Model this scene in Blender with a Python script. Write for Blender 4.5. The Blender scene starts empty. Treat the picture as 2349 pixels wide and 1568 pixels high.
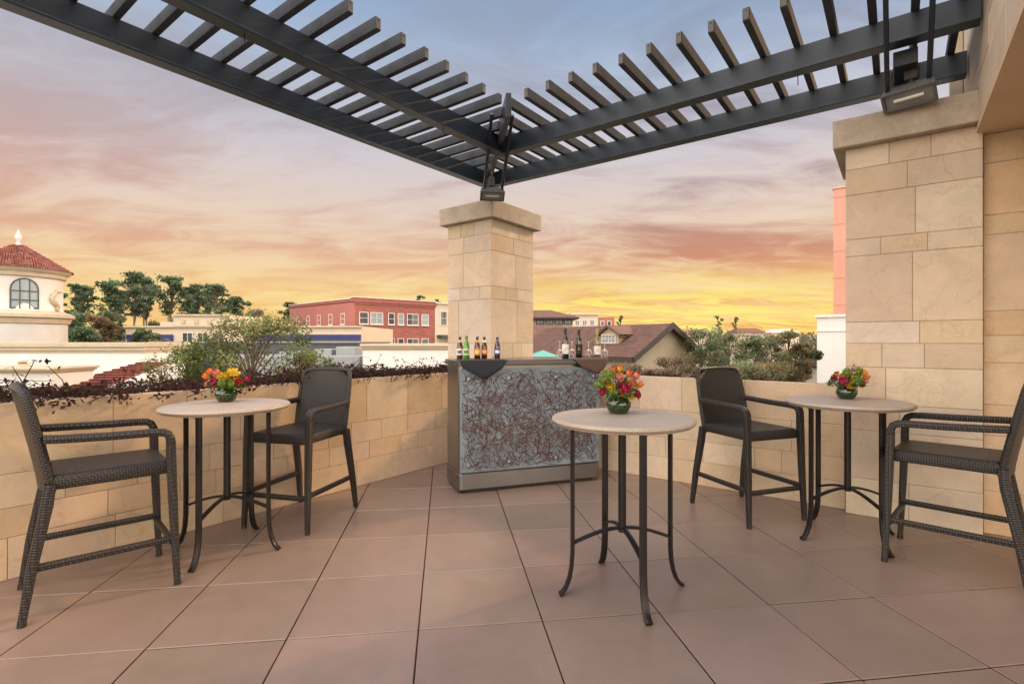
import bpy, bmesh, math, random
from mathutils import Vector, Matrix
R=random.Random(11)
S=bpy.context.scene; COL=S.collection
HC=1.53; F=1174.0; CX=1174.5; CY=784.0
rad=math.radians
def at(px,py,Y): return Vector(((px-CX)/F*Y, Y, HC-(py-CY)/F*Y))
def zat(py,Y): return HC-(py-CY)/F*Y
def xat(px,Y): return (px-CX)/F*Y
AL=rad(37); U=Vector((math.sin(AL),math.cos(AL),0)); VV=Vector((-math.cos(AL),math.sin(AL),0)); ZZ=Vector((0,0,1))
RU=math.atan2(U.y,U.x)
def W(u,v,z=0): return U*u+VV*v+ZZ*z
def lin(r,g,b):
    f=lambda c:(c/255/12.92) if c/255<=.04045 else ((c/255+.055)/1.055)**2.4
    return (f(r),f(g),f(b),1)
# ------------------------------------------------------------------ mesh builder
class MB:
    def __init__(s): s.v=[];s.f=[];s.m=[];s.c=[];s.u=[]
    def idx(s,ids,mi=0,col=None,uv=None):
        s.f.append(tuple(ids)); s.m.append(mi); s.c.append(col or (1,1,1)); s.u.append(uv)
    def face(s,pts,mi=0,col=None,uv=None):
        i=len(s.v); s.v+= [tuple(p) for p in pts]; s.idx(range(i,i+len(pts)),mi,col,uv)
    def obox(s,O,a,b,c,x0,x1,y0,y1,z0,z1,mi=0,col=None):
        i=len(s.v)
        P=[(x,y,z) for z in (z0,z1) for y in (y0,y1) for x in (x0,x1)]
        s.v+=[tuple(O+a*x+b*y+c*z) for x,y,z in P]
        for q,ax in (((0,2,3,1),(0,1)),((4,5,7,6),(0,1)),((0,1,5,4),(0,2)),((2,6,7,3),(0,2)),((0,4,6,2),(1,2)),((1,3,7,5),(1,2))):
            s.idx([i+k for k in q],mi,col,[(P[k][ax[0]],P[k][ax[1]]) for k in q])
    def box(s,x0,x1,y0,y1,z0,z1,mi=0,col=None):
        s.obox(Vector((0,0,0)),Vector((1,0,0)),Vector((0,1,0)),ZZ,x0,x1,y0,y1,z0,z1,mi,col)
    def rows(s,rw,closed=False,mi=0,col=None,uv=None):
        i=len(s.v); n=len(rw[0])
        for r in rw: s.v+=[tuple(p) for p in r]
        for j in range(len(rw)-1):
            for k in range(n if closed else n-1):
                k2=(k+1)%n
                uvs=None
                if uv:
                    a=uv[j][k];b=uv[j][k+1];c=uv[j+1][k+1];d=uv[j+1][k]; uvs=[a,b,c,d]
                s.idx((i+j*n+k,i+j*n+k2,i+(j+1)*n+k2,i+(j+1)*n+k),mi,col,uvs)
        return i,n
    def tube(s,pts,r,n=8,mi=0,col=None,up=None,sq=False,cap=True):
        pts=[Vector(p) for p in pts]; L=0; rw=[];uv=[]; ref=up
        for j,p in enumerate(pts):
            t=(pts[min(j+1,len(pts)-1)]-pts[max(j-1,0)]).normalized()
            if ref is None: ref=Vector((0,0,1)) if abs(t.z)<.9 else Vector((1,0,0))
            x=(ref-t*ref.dot(t)).normalized(); y=t.cross(x)
            if up is None: ref=x
            q=r[j] if isinstance(r,(list)) else r
            rx,ry=q if isinstance(q,tuple) else (q,q)
            if j: L+=(p-pts[j-1]).length
            ring=[];ur=[]
            for k in range(n):
                a=2*math.pi*(k+.5)/n; c,d=math.cos(a),math.sin(a)
                if sq:
                    e=.45; c=math.copysign(abs(c)**e,c); d=math.copysign(abs(d)**e,d)
                ring.append(p+x*(c*rx)+y*(d*ry)); ur.append((2*math.pi*max(rx,ry)*k/n,L))
            ur.append((2*math.pi*max(rx,ry),L))
            rw.append(ring);uv.append(ur)
        i,m=s.rows(rw,True,mi,col,uv)
        if cap:
            s.idx([i+k for k in range(n)][::-1],mi,col); e=i+(len(rw)-1)*n; s.idx([e+k for k in range(n)],mi,col)
    def lathe(s,prof,n=24,c=(0,0,0),mi=0,col=None,a0=0,a1=2*math.pi):
        full=abs(a1-a0-2*math.pi)<1e-6; c=Vector(c); rw=[]
        for r,z in prof:
            rw.append([c+Vector((max(r,1e-4)*math.cos(a0+(a1-a0)*k/n),max(r,1e-4)*math.sin(a0+(a1-a0)*k/n),z)) for k in range(n if full else n+1)])
        s.rows(rw,full,mi,col)
    def prism(s,poly,z0,z1,mi=0,col=None):
        i=len(s.v);n=len(poly)
        s.v+=[(p[0],p[1],z0) for p in poly]+[(p[0],p[1],z1) for p in poly]
        for k in range(n):
            k2=(k+1)%n; L=(Vector(poly[k][:2])-Vector(poly[k2][:2])).length
            s.idx((i+k,i+k2,i+n+k2,i+n+k),mi,col,[(0,z0),(L,z0),(L,z1),(0,z1)])
        s.idx([i+k for k in range(n)][::-1],mi,col); s.idx([i+n+k for k in range(n)],mi,col)
    def xform(s,M,i0=0):
        for k in range(i0,len(s.v)): s.v[k]=tuple(M@Vector(s.v[k]))
    def build(s,name,mats,parent=None,smooth=False,bevel=0,local=False,rc=False,seg=2):
        if not isinstance(mats,(list,tuple)): mats=[mats]
        vs=s.v; loc=None
        if parent is not None and not local:
            M=Matrix.Identity(4); p=parent
            while p is not None: M=p.matrix_basis@M; p=p.parent
            Mi=M.inverted(); vs=[tuple(Mi@Vector(q)) for q in vs]
        elif parent is None and not local:
            xs=[q[0] for q in vs];ys=[q[1] for q in vs];zs=[q[2] for q in vs]
            loc=Vector(((min(xs)+max(xs))/2,(min(ys)+max(ys))/2,min(zs)))
            vs=[(q[0]-loc.x,q[1]-loc.y,q[2]-loc.z) for q in vs]
        me=bpy.data.meshes.new(name); me.from_pydata(vs,[],s.f)
        for m in mats: me.materials.append(m)
        me.polygons.foreach_set('material_index',s.m)
        if any(s.u):
            ul=me.uv_layers.new(name='UVMap'); d=[]
            for f,u in zip(s.f,s.u):
                for k in range(len(f)): d+= list(u[k]) if u else [0,0]
            ul.data.foreach_set('uv',d)
        ca=me.color_attributes.new('Col','FLOAT_COLOR','CORNER'); d=[]
        for f,c in zip(s.f,s.c): d+=[c[0],c[1],c[2],1.0]*len(f)
        ca.data.foreach_set('color',d)
        me.update()
        if rc:
            b=bmesh.new(); b.from_mesh(me); bmesh.ops.recalc_face_normals(b,faces=b.faces); b.to_mesh(me); b.free()
        if smooth:
            me.polygons.foreach_set('use_smooth',[True]*len(s.f)); me.set_sharp_from_angle(angle=rad(42))
        o=bpy.data.objects.new(name,me); COL.objects.link(o)
        if parent is not None: o.parent=parent
        if loc is not None: o.location=loc
        if bevel:
            m=o.modifiers.new('bevel','BEVEL'); m.width=bevel; m.segments=seg; m.limit_method='ANGLE'
        return o
def empty(name,label,cat,loc=(0,0,0),rz=0,group=None):
    o=bpy.data.objects.new(name,None); COL.objects.link(o); o.location=loc; o.rotation_euler=(0,0,rz)
    o['label']=label;o['category']=cat
    if group:o['group']=group
    o.empty_display_size=.1
    return o
def tag(o,label,cat,group=None,kind=None):
    o['label']=label;o['category']=cat
    if group:o['group']=group
    if kind:o['kind']=kind
    return o
def struct(o,label=None):
    o['kind']='structure'
    return o
def dup(root,loc,rz,label):
    r=root.copy();COL.objects.link(r);r.location=loc;r.rotation_euler=(0,0,rz);r['label']=label
    for ch in list(root.children):
        c=ch.copy();COL.objects.link(c);c.parent=r
        for g in list(ch.children):
            d=g.copy();COL.objects.link(d);d.parent=c
    return r
# ------------------------------------------------------------------ materials
def mat(name,col,rough=.6,metal=0,nz=None,bump=None,attr=False,trans=0,coat=0,ior=None,spec=None,vein=None,transl=0):
    m=bpy.data.materials.new(name); m.use_nodes=True; nt=m.node_tree; N=nt.nodes; L=nt.links
    b=N['Principled BSDF']; b.inputs['Roughness'].default_value=rough; b.inputs['Metallic'].default_value=metal
    if trans: b.inputs['Transmission Weight'].default_value=trans
    if coat: b.inputs['Coat Weight'].default_value=coat
    if ior: b.inputs['IOR'].default_value=ior
    if spec is not None: b.inputs['Specular IOR Level'].default_value=spec
    c4=(col[0],col[1],col[2],1); b.inputs['Base Color'].default_value=c4
    tc=N.new('ShaderNodeTexCoord'); cur=None
    def mul(a,bb):
        x=N.new('ShaderNodeMix'); x.data_type='RGBA'; x.blend_type='MULTIPLY'; x.inputs[0].default_value=1
        for sock,val in ((x.inputs[6],a),(x.inputs[7],bb)):
            if isinstance(val,tuple): sock.default_value=val
            else: L.new(val,sock)
        return x.outputs[2]
    cur=c4
    if attr:
        a=N.new('ShaderNodeVertexColor'); a.layer_name='Col'; cur=mul(cur,a.outputs[0])
    for z in (nz or []):
        n=N.new('ShaderNodeTexNoise'); n.inputs['Scale'].default_value=z[0]; n.inputs['Detail'].default_value=5
        if len(z)>3: n.inputs['Distortion'].default_value=z[3]
        L.new(tc.outputs['Object'],n.inputs['Vector'])
        r=N.new('ShaderNodeMapRange'); r.inputs[1].default_value=.3; r.inputs[2].default_value=.7
        r.inputs[3].default_value=z[1]; r.inputs[4].default_value=z[2]
        L.new(n.outputs[0],r.inputs[0]); cur=mul(cur,r.outputs[0])
    if vein:
        n=N.new('ShaderNodeTexNoise'); n.inputs['Scale'].default_value=vein[0]; n.inputs['Detail'].default_value=6; n.inputs['Distortion'].default_value=1.2
        L.new(tc.outputs['Object'],n.inputs['Vector'])
        x=N.new('ShaderNodeMath');x.operation='SUBTRACT';L.new(n.outputs[0],x.inputs[0]);x.inputs[1].default_value=.5
        y=N.new('ShaderNodeMath');y.operation='ABSOLUTE';L.new(x.outputs[0],y.inputs[0])
        r=N.new('ShaderNodeMapRange'); r.inputs[1].default_value=0; r.inputs[2].default_value=vein[1]; r.inputs[3].default_value=0; r.inputs[4].default_value=1
        L.new(y.outputs[0],r.inputs[0])
        x=N.new('ShaderNodeMix'); x.data_type='RGBA'; L.new(r.outputs[0],x.inputs[0]); x.inputs[6].default_value=vein[2]; x.inputs[7].default_value=(1,1,1,1)
        cur=mul(cur,x.outputs[2])
    if not isinstance(cur,tuple): L.new(cur,b.inputs['Base Color'])
    if bump:
        n=N.new('ShaderNodeTexNoise'); n.inputs['Scale'].default_value=bump[0]; n.inputs['Detail'].default_value=6
        L.new(tc.outputs['Object'],n.inputs['Vector'])
        bp=N.new('ShaderNodeBump'); bp.inputs['Strength'].default_value=bump[1]; bp.inputs['Distance'].default_value=bump[2] if len(bump)>2 else .01
        L.new(n.outputs[0],bp.inputs['Height']); L.new(bp.outputs[0],b.inputs['Normal'])
    if transl:
        t=N.new('ShaderNodeBsdfTranslucent'); mx=N.new('ShaderNodeMixShader'); mx.inputs[0].default_value=transl
        if isinstance(cur,tuple): t.inputs[0].default_value=cur
        else: L.new(cur,t.inputs[0])
        L.new(b.outputs[0],mx.inputs[1]);L.new(t.outputs[0],mx.inputs[2]);L.new(mx.outputs[0],N['Material Output'].inputs[0])
    return m
def weave(name,c0,c1,cell):
    m=bpy.data.materials.new(name); m.use_nodes=True; nt=m.node_tree;N=nt.nodes;L=nt.links; b=N['Principled BSDF']
    b.inputs['Roughness'].default_value=.36
    uv=N.new('ShaderNodeUVMap'); sp=N.new('ShaderNodeSeparateXYZ'); L.new(uv.outputs[0],sp.inputs[0])
    def ma(op,a,bb=None):
        x=N.new('ShaderNodeMath');x.operation=op
        for i,q in enumerate((a,bb)):
            if q is None: continue
            if isinstance(q,(int,float)): x.inputs[i].default_value=q
            else: L.new(q,x.inputs[i])
        return x.outputs[0]
    sx=ma('SINE',ma('MULTIPLY',sp.outputs[0],math.pi/cell)); sy=ma('SINE',ma('MULTIPLY',sp.outputs[1],math.pi/cell))
    pr=ma('MULTIPLY',sx,sy); ab=ma('POWER',ma('ABSOLUTE',pr),.6)
    st=ma('GREATER_THAN',pr,0)
    h=ma('MULTIPLY',ab,ma('ADD',ma('MULTIPLY',st,.55),.45))
    mx=N.new('ShaderNodeMix');mx.data_type='RGBA'; L.new(h,mx.inputs[0]); mx.inputs[6].default_value=c0; mx.inputs[7].default_value=c1
    L.new(mx.outputs[2],b.inputs['Base Color'])
    bp=N.new('ShaderNodeBump');bp.inputs['Strength'].default_value=.9;bp.inputs['Distance'].default_value=.005
    L.new(h,bp.inputs['Height']);L.new(bp.outputs[0],b.inputs['Normal'])
    return m
M={}
M['stone']=mat('limestone',(1,1,1),.7,attr=True,nz=[(1.3,.88,1.08,.8),(5,.93,1.05,1.5),(60,.96,1.03)],bump=(45,.2,.005),vein=(2.2,.010,(.91,.85,.77,1)))
M['capstone']=mat('cast_stone',(.43,.36,.275),.8,nz=[(2.5,.75,1.15,.6),(30,.9,1.08)],bump=(60,.3,.005))
M['tile']=mat('floor_tile',(1,1,1),.34,attr=True,nz=[(.7,.82,1.1,.6),(6,.93,1.05,.8),(160,.88,1.10)],bump=(200,.35,.002))
M['dark']=mat('dark_joint',(.035,.03,.027),.9)
M['steel_paint']=mat('dark_painted_steel',(.024,.034,.047),.42,metal=.2,nz=[(3,.85,1.2)],bump=(25,.08,.004))
M['slat']=mat('weathered_slat_paint',(.070,.077,.088),.85,nz=[(6,.8,1.15)],spec=.05)
M['flood']=mat('floodlight_housing',(.12,.118,.115),.65,spec=.2)
M['wicker']=weave('dark_wicker',(.0035,.003,.0025,1),(.043,.033,.027,1),.0145)
M['bronze']=mat('bronze_metal',(.016,.0125,.0115),.38,metal=.4,nz=[(20,.85,1.15)])
M['glide']=mat('foot_glide',(.06,.055,.05),.4,metal=.8)
M['tabletop']=mat('speckled_tabletop',(.375,.305,.24),.5,nz=[(140,.72,1.22),(6,.95,1.05)])
M['stainless']=mat('brushed_stainless',(.235,.225,.215),.32,metal=.9,nz=[(4,.9,1.06)],bump=(6,.03,.01))
M['counter']=mat('dark_counter',(.13,.12,.115),.2,metal=.8)
M['panel']=mat('frosted_blue_panel',(.195,.25,.295),.3,nz=[(2.6,.72,1.14,.8),(9,.9,1.08)],coat=.1)
M['string']=mat('brown_string',(1,1,1),.7,attr=True,spec=.15)
M['stud']=mat('stud_metal',(.42,.42,.42),.4,metal=1)
M['cloth_dark']=mat('slate_cloth',(.022,.024,.032),.9)
M['cloth_brown']=mat('brown_cloth',(.10,.06,.045),.85)
M['leaf']=mat('foliage',(1,1,1),.75,attr=True,spec=.12,transl=.4)
M['petal']=mat('petal',(1,1,1),.5,attr=True,spec=.3,transl=.15)
M['bark']=mat('bark',(.15,.12,.095),.9,nz=[(8,.7,1.2)])
M['vase']=mat('green_glass',(.012,.032,.007),.06,coat=1,nz=[(14,.4,1.6,1)])
M['soil']=mat('soil',(.035,.026,.02),.95,nz=[(12,.6,1.4)])
M['ground']=mat('ground_cover',(.10,.095,.06),.95,nz=[(.02,.6,1.3),(.3,.8,1.2)])
M['white']=mat('white_stucco',(.66,.64,.61),.85,nz=[(1.2,.93,1.03)])
M['cream']=mat('cream_stucco',(.56,.46,.35),.85,nz=[(.8,.93,1.04)])
M['trim']=mat('cream_trim',(.46,.38,.27),.8,nz=[(3,.9,1.06)])
M['clay']=mat('clay_roof_tile',(.22,.065,.045),.75,attr=True,nz=[(5,.75,1.2)])
M['brick']=mat('red_brick',(.29,.095,.075),.85,nz=[(1.5,.88,1.08),(12,.85,1.1)])
M['redwall']=mat('red_painted_wall',(.36,.13,.105),.85,nz=[(.6,.93,1.04)])
M['brickpale']=mat('pale_brick',(.36,.14,.11),.85)
M['glass']=mat('window_glass',(.05,.065,.075),.08,spec=.8)
M['palegl']=mat('pale_window_glass',(.25,.29,.31),.15)
M['wframe']=mat('white_frame',(.58,.54,.49),.6)
M['gframe']=mat('green_frame',(.03,.06,.055),.5)
M['blue']=mat('blue_band',(.015,.022,.12),.5)
M['darkgrey']=mat('dark_grey_panel',(.06,.064,.07),.6,nz=[(3,.85,1.1)])
M['grey']=mat('grey_metal',(.24,.25,.25),.55,nz=[(3,.9,1.08)])
M['shingle']=mat('brown_shingle',(.125,.060,.042),.85,nz=[(3,.75,1.2),(14,.75,1.2)])
M['timber']=mat('dark_timber',(.04,.028,.024),.7)
M['tan']=mat('tan_wall',(.36,.30,.205),.85,nz=[(2,.92,1.05)])
M['pink']=mat('pink_wall',(.56,.27,.20),.85,nz=[(.5,.93,1.05)])
M['copper']=mat('copper_green',(.12,.33,.27),.6)
M['soffit']=mat('tan_soffit',(.60,.44,.28),.85,nz=[(2,.93,1.05)])
M['lens']=mat('lamp_glass',(.62,.6,.55),.2)
M['clear']=mat('clear_glass',(1,1,1),.02,trans=1,ior=1.35)
M['brownglass']=mat('brown_glass',(.07,.018,.006),.05,coat=1)
M['greenglass']=mat('green_bottle_glass',(.07,.22,.02),.05,coat=1)
M['wineglass']=mat('dark_bottle_glass',(.008,.009,.007),.05,coat=1)
M['oliveglass']=mat('olive_bottle_glass',(.14,.15,.03),.05,coat=1)
def flat(n,c,r=.5): 
    if n not in M: M[n]=mat(n,c,r)
    return M[n]
# ------------------------------------------------------------------ camera, world, sun
cam=bpy.data.cameras.new('camera'); co=bpy.data.objects.new('camera',cam); COL.objects.link(co)
co.location=(0,0,HC); co.rotation_euler=(rad(90),0,0); cam.sensor_width=36; cam.lens=F/2349*36; cam.clip_end=6000; cam.clip_start=.05
S.camera=co
S.view_settings.view_transform='Standard'; S.view_settings.look='None'; S.view_settings.exposure=0
SUN_AZ=rad(57); SUN_EL=rad(25)
def world():
    w=bpy.data.worlds.new('World'); S.world=w; w.use_nodes=True; nt=w.node_tree; N=nt.nodes; L=nt.links; N.clear()
    out=N.new('ShaderNodeOutputWorld'); bg=N.new('ShaderNodeBackground'); L.new(bg.outputs[0],out.inputs[0])
    tc=N.new('ShaderNodeTexCoord'); sp=N.new('ShaderNodeSeparateXYZ'); L.new(tc.outputs['Generated'],sp.inputs[0])
    X,Y,Z=sp.outputs
    def ma(op,a,b=None,c=None,clamp=False):
        x=N.new('ShaderNodeMath');x.operation=op;x.use_clamp=clamp
        for i,q in enumerate((a,b,c)):
            if q is None: continue
            if isinstance(q,(int,float)): x.inputs[i].default_value=q
            else: L.new(q,x.inputs[i])
        return x.outputs[0]
    def mr(v,a,b,c,d):
        x=N.new('ShaderNodeMapRange'); x.interpolation_type='SMOOTHSTEP'
        L.new(v,x.inputs[0])
        for i,q in enumerate((a,b,c,d)): x.inputs[i+1].default_value=q
        return x.outputs[0]
    def ramp(v,st):
        r=N.new('ShaderNodeValToRGB'); L.new(v,r.inputs[0]); e=r.color_ramp.elements
        while len(e)<len(st): e.new(.5)
        for k,(p,c) in enumerate(st): e[k].position=p; e[k].color=c
        return r.outputs[0]
    def mix(f,a,b,bt='MIX'):
        x=N.new('ShaderNodeMix');x.data_type='RGBA';x.blend_type=bt
        if isinstance(f,(int,float)): x.inputs[0].default_value=f
        else: L.new(f,x.inputs[0])
        for sck,q in ((x.inputs[6],a),(x.inputs[7],b)):
            if isinstance(q,tuple): sck.default_value=q
            else: L.new(q,sck)
        return x.outputs[2]
    h=ma('MAXIMUM',ma('SQRT',ma('ADD',ma('MULTIPLY',X,X),ma('MULTIPLY',Y,Y))),.05)
    t=ma('DIVIDE',Z,h,clamp=True)
    az=ma('DIVIDE',X,h)
    zz=ma('ADD',ma('MAXIMUM',Z,0),.13)
    cv=N.new('ShaderNodeCombineXYZ'); L.new(ma('MULTIPLY',ma('DIVIDE',X,zz),.55),cv.inputs[0]); L.new(ma('DIVIDE',Y,zz),cv.inputs[1])
    def nz(sc,det,ro,di,off):
        mp=N.new('ShaderNodeMapping'); L.new(cv.outputs[0],mp.inputs[0]); mp.inputs['Location'].default_value=off; mp.inputs['Rotation'].default_value=(0,0,rad(10))
        n=N.new('ShaderNodeTexNoise'); n.inputs['Scale'].default_value=sc;n.inputs['Detail'].default_value=det;n.inputs['Roughness'].default_value=ro;n.inputs['Distortion'].default_value=di
        L.new(mp.outputs[0],n.inputs['Vector']); return n.outputs[0]
    n1=nz(.95,9,.58,.6,(3.1,1.7,0)); n2=nz(2.8,9,.62,.9,(7.3,2.2,0)); n3=nz(.55,4,.5,.4,(1.3,9.2,0))
    nn=ma('ADD',ma('MULTIPLY',n1,.58),ma('MULTIPLY',n2,.42))
    cm=mr(nn,.41,.60,0,1)
    clear=ramp(t,[(0,lin(252,204,126)),(.06,lin(253,224,142)),(.13,lin(245,213,165)),(.24,lin(230,207,190)),(.36,lin(209,202,208)),(.5,lin(180,192,212)),(.66,lin(144,172,205)),(1,lin(112,146,190))])
    cl=ramp(t,[(0,lin(246,190,120)),(.08,lin(244,196,136)),(.16,lin(229,180,148)),(.26,lin(210,173,162)),(.36,lin(192,174,176)),(.5,lin(170,173,188)),(.66,lin(150,164,191)),(1,lin(150,166,195))])
    dk=ramp(t,[(0,lin(242,162,86)),(.08,lin(234,154,86)),(.16,lin(206,142,112)),(.28,lin(168,138,138)),(.42,lin(154,146,158)),(.6,lin(146,160,185)),(1,lin(130,145,175))])
    side=ma('MULTIPLY',mr(az,-.25,.35,.15,1.0),mr(n3,.36,.58,.6,1))
    c1=mix(side,cl,dk)
    sky=mix(cm,clear,c1)
    gl=ma('MULTIPLY',mr(az,-.30,.2,.06,1),mr(t,.045,.16,1,0))
    gl=ma('MULTIPLY',gl,mr(n2,.43,.58,.0,1))
    gl=ma('MULTIPLY',gl,mr(az,.3,.6,1,.55))
    sky=mix(gl,sky,lin(255,240,128))
    zf=ma('ADD',1.0,mr(Z,.60,.9,0,2.4))  # added fill: out-of-frame overhead sky brightened to light the terrace
    fac=ma('ADD',zf,mr(Y,.60,-.55,0,5.0))  # added fill: unseen sky beside and behind the camera brightened too
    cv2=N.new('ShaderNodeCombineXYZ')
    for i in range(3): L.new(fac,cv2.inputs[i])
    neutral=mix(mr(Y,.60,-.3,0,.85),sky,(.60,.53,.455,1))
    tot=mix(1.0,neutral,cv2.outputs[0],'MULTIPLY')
    ns=N.new('ShaderNodeTexSky'); ns.sky_type='NISHITA'; ns.sun_disc=False; ns.sun_elevation=SUN_EL; ns.sun_rotation=SUN_AZ
    nsc=mix(1.0,ns.outputs[0],(.003,.003,.003,1),'MULTIPLY')
    tot=mix(1.0,tot,nsc,'ADD')
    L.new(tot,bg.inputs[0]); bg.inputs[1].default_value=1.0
world()
sl=bpy.data.lights.new('sun','SUN'); sl.energy=2.9; sl.angle=rad(4); sl.color=(1,.62,.32); so=bpy.data.objects.new('sun',sl); COL.objects.link(so)
sd=Vector((math.sin(SUN_AZ)*math.cos(SUN_EL),math.cos(SUN_AZ)*math.cos(SUN_EL),math.sin(SUN_EL)))
so.rotation_euler=sd.to_track_quat('Z','Y').to_euler(); so.location=(6,6,9)
# ------------------------------------------------------------------ stone work
STC=[(.575,.462,.338),(.59,.485,.365),(.55,.43,.305),(.605,.505,.395),(.585,.45,.318),(.56,.46,.355)]
def scol(r,k=(1,1,1)):
    c=r.choice(STC); j=r.uniform(.92,1.05)
    return (c[0]*j*k[0],c[1]*j*r.uniform(.98,1.02)*k[1],c[2]*j*r.uniform(.95,1.05)*k[2])
def ashlar(mb,O,a,n,Ln,H,rowh,seed,wmin=.35,wmax=.9,gap=.005,dep=.02,split=.25,k=(1,1,1)):
    r=random.Random(seed); ch=.0025; z=0; tot=sum(rowh); 
    def block(x0,x1,z0,z1):
        g=gap/2; c=scol(r,k); d0=r.uniform(-.0015,.0)
        def P(i,d): 
            return [O+a*(x0+i)+ZZ*(z0+i)+n*d,O+a*(x1-i)+ZZ*(z0+i)+n*d,O+a*(x1-i)+ZZ*(z1-i)+n*d,O+a*(x0+i)+ZZ*(z1-i)+n*d]
        f=P(g+ch,d0);m=P(g,d0-ch);b=P(g,-dep)
        mb.face(f,0,c)
        for q in range(4):
            e=(q+1)%4
            mb.face([m[q],m[e],f[e],f[q]],0,c); mb.face([b[q],b[e],m[e],m[q]],0,c)
    for h0 in rowh:
        h=h0/tot*H; x=0
        while x<Ln-.01:
            w=r.uniform(wmin,wmax)*(.6 if h<.22 else 1)
            if Ln-x-w<.2: w=Ln-x
            if h>.34 and r.random()<split:
                q=r.choice((.35,.5,.62)); 
                block(x,x+w,z,z+h*q)
                if w>.5 and r.random()<.6:
                    e=r.uniform(.4,.6); block(x,x+w*e,z+h*q,z+h); block(x+w*e,x+w,z+h*q,z+h)
                else: block(x,x+w,z+h*q,z+h)
            else: block(x,x+w,z,z+h)
            x+=w
        z+=h
MORT=(.38,.30,.21)
WARM=(.95,.865,.76)
def core(mb,u0,u1,v0,v1,z0,z1,i=.006):
    mb.obox(Vector((0,0,0)),U,VV,ZZ,u0+i,u1-i,v0+i,v1-i,z0,z1,0,MORT)
# floor
mb=MB(); th=rad(7.5); ta=Vector((math.cos(th),math.sin(th),0)); tb=Vector((-math.sin(th),math.cos(th),0)); ts=.672
O=Vector((-.498,2.726,0)); r=random.Random(3)
for i in range(-9,12):
    for j in range(-8,9):
        cs=[O+ta*(i+p)*ts+tb*(j+q)*ts for p in (0,1) for q in (0,1)]
        if not any(c.dot(U)<5.57 and c.dot(VV)<4.57 for c in cs): continue
        k=r.uniform(.91,1.07); c=(.24*k,.168*k*r.uniform(.98,1.02),.131*k)
        g=.0033; b=.004; z=r.uniform(-.0012,.0012)
        o=O+ta*i*ts+tb*j*ts
        def P(e,zz): return [o+ta*e+tb*e+ZZ*zz,o+ta*(ts-e)+tb*e+ZZ*zz,o+ta*(ts-e)+tb*(ts-e)+ZZ*zz,o+ta*e+tb*(ts-e)+ZZ*zz]
        f=P(g+b,z);m=P(g,z-b);d=P(g,-.025)
        mb.face(f,0,c)
        for q in range(4):
            e=(q+1)%4; mb.face([m[q],m[e],f[e],f[q]],0,c); mb.face([d[q],d[e],m[e],m[q]],1,(.5,.5,.5))
mb.obox(Vector((0,0,0)),U,VV,ZZ,-6,6.5,-7,5.5,-.4,-.018,1)
struct(mb.build('terrace_floor',[M['tile'],M['dark']]))
mb=MB(); mb.obox(Vector((0,0,0)),U,VV,ZZ,-6,6.48,-7,5.48,-7,-.41); struct(mb.build('terrace_base',M['white']))
mb=MB(); mb.face([(-3000,-3000,-7.05),(3000,-3000,-7.05),(3000,3000,-7.05),(-3000,3000,-7.05)]); struct(mb.build('ground',M['ground']))
# parapet walls
LV=4.57; RW=5.57
mb=MB(); ashlar(mb,W(-3,LV,0),U,-VV,8.52,1.14,[.27,.19,.22,.46],21,.38,.85,k=WARM); core(mb,-3,5.52,LV,LV+.13,0,1.137)
tag(mb.build('parapet_wall',M['stone']),'low beige stone wall on the left holding the long planter of dark plants','wall')
mb=MB(); ashlar(mb,W(RW,.38,0),VV,-U,4.14,1.14,[.25,.22,.3,.37],22,.38,.9,k=(.98,.94,.89)); core(mb,RW,RW+.13,.38,4.52,0,1.137)
tag(mb.build('parapet_wall',M['stone']),'low beige stone wall on the right between the bar and the large pillar','wall')
mb=MB(); mb.obox(Vector((0,0,0)),U,VV,ZZ,-3,5.5,LV+.135,LV+.72,.4,1.05); struct(mb.build('planter_soil',M['soil']))
mb=MB(); mb.obox(Vector((0,0,0)),U,VV,ZZ,RW+.135,RW+.62,.95,4.5,.4,1.05); struct(mb.build('planter_soil',M['soil']))
# pillars
def pillar(label,u0,u1,v0,v1,seed,faces,rows):
    e=empty('stone_pillar',label,'pillar',W((u0+u1)/2,(v0+v1)/2),RU)
    mb=MB(); core(mb,u0,u1,v0,v1,0,3.25)
    if 'u' in faces: ashlar(mb,W(u0,v0,0),VV,-U,v1-v0,3.25,rows,seed,.36,.66,split=.12)
    if 'v' in faces: ashlar(mb,W(u0,v0,0),U,-VV,u1-u0,3.25,rows,seed+5,.36,.66,split=.12)
    if 'w' in faces: ashlar(mb,W(u0,v1,0),U,VV,u1-u0,3.25,rows,seed+9,.36,.66,split=.12)
    mb.build('shaft',M['stone'],e)
    mb=MB(); mb.obox(Vector((0,0,0)),U,VV,ZZ,u0-.09,u1+.09,v0-.09,v1+.09,3.25,3.5); mb.build('cap',M['capstone'],e,bevel=.012)
ROWS=[.4,.2,.5,.2,.22,.62,.18,.5,.24,.2]
pillar('square beige stone pillar in the far corner behind the bar',5.52,6.55,4.52,5.36,31,'uv',ROWS)
pillar('large square beige stone pillar beside the building on the right',5.47,6.39,-.54,.374,47,'uvw',[.35,.45,.25,.34,.22,.2,.62,.16,.42,.24,.2])
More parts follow.
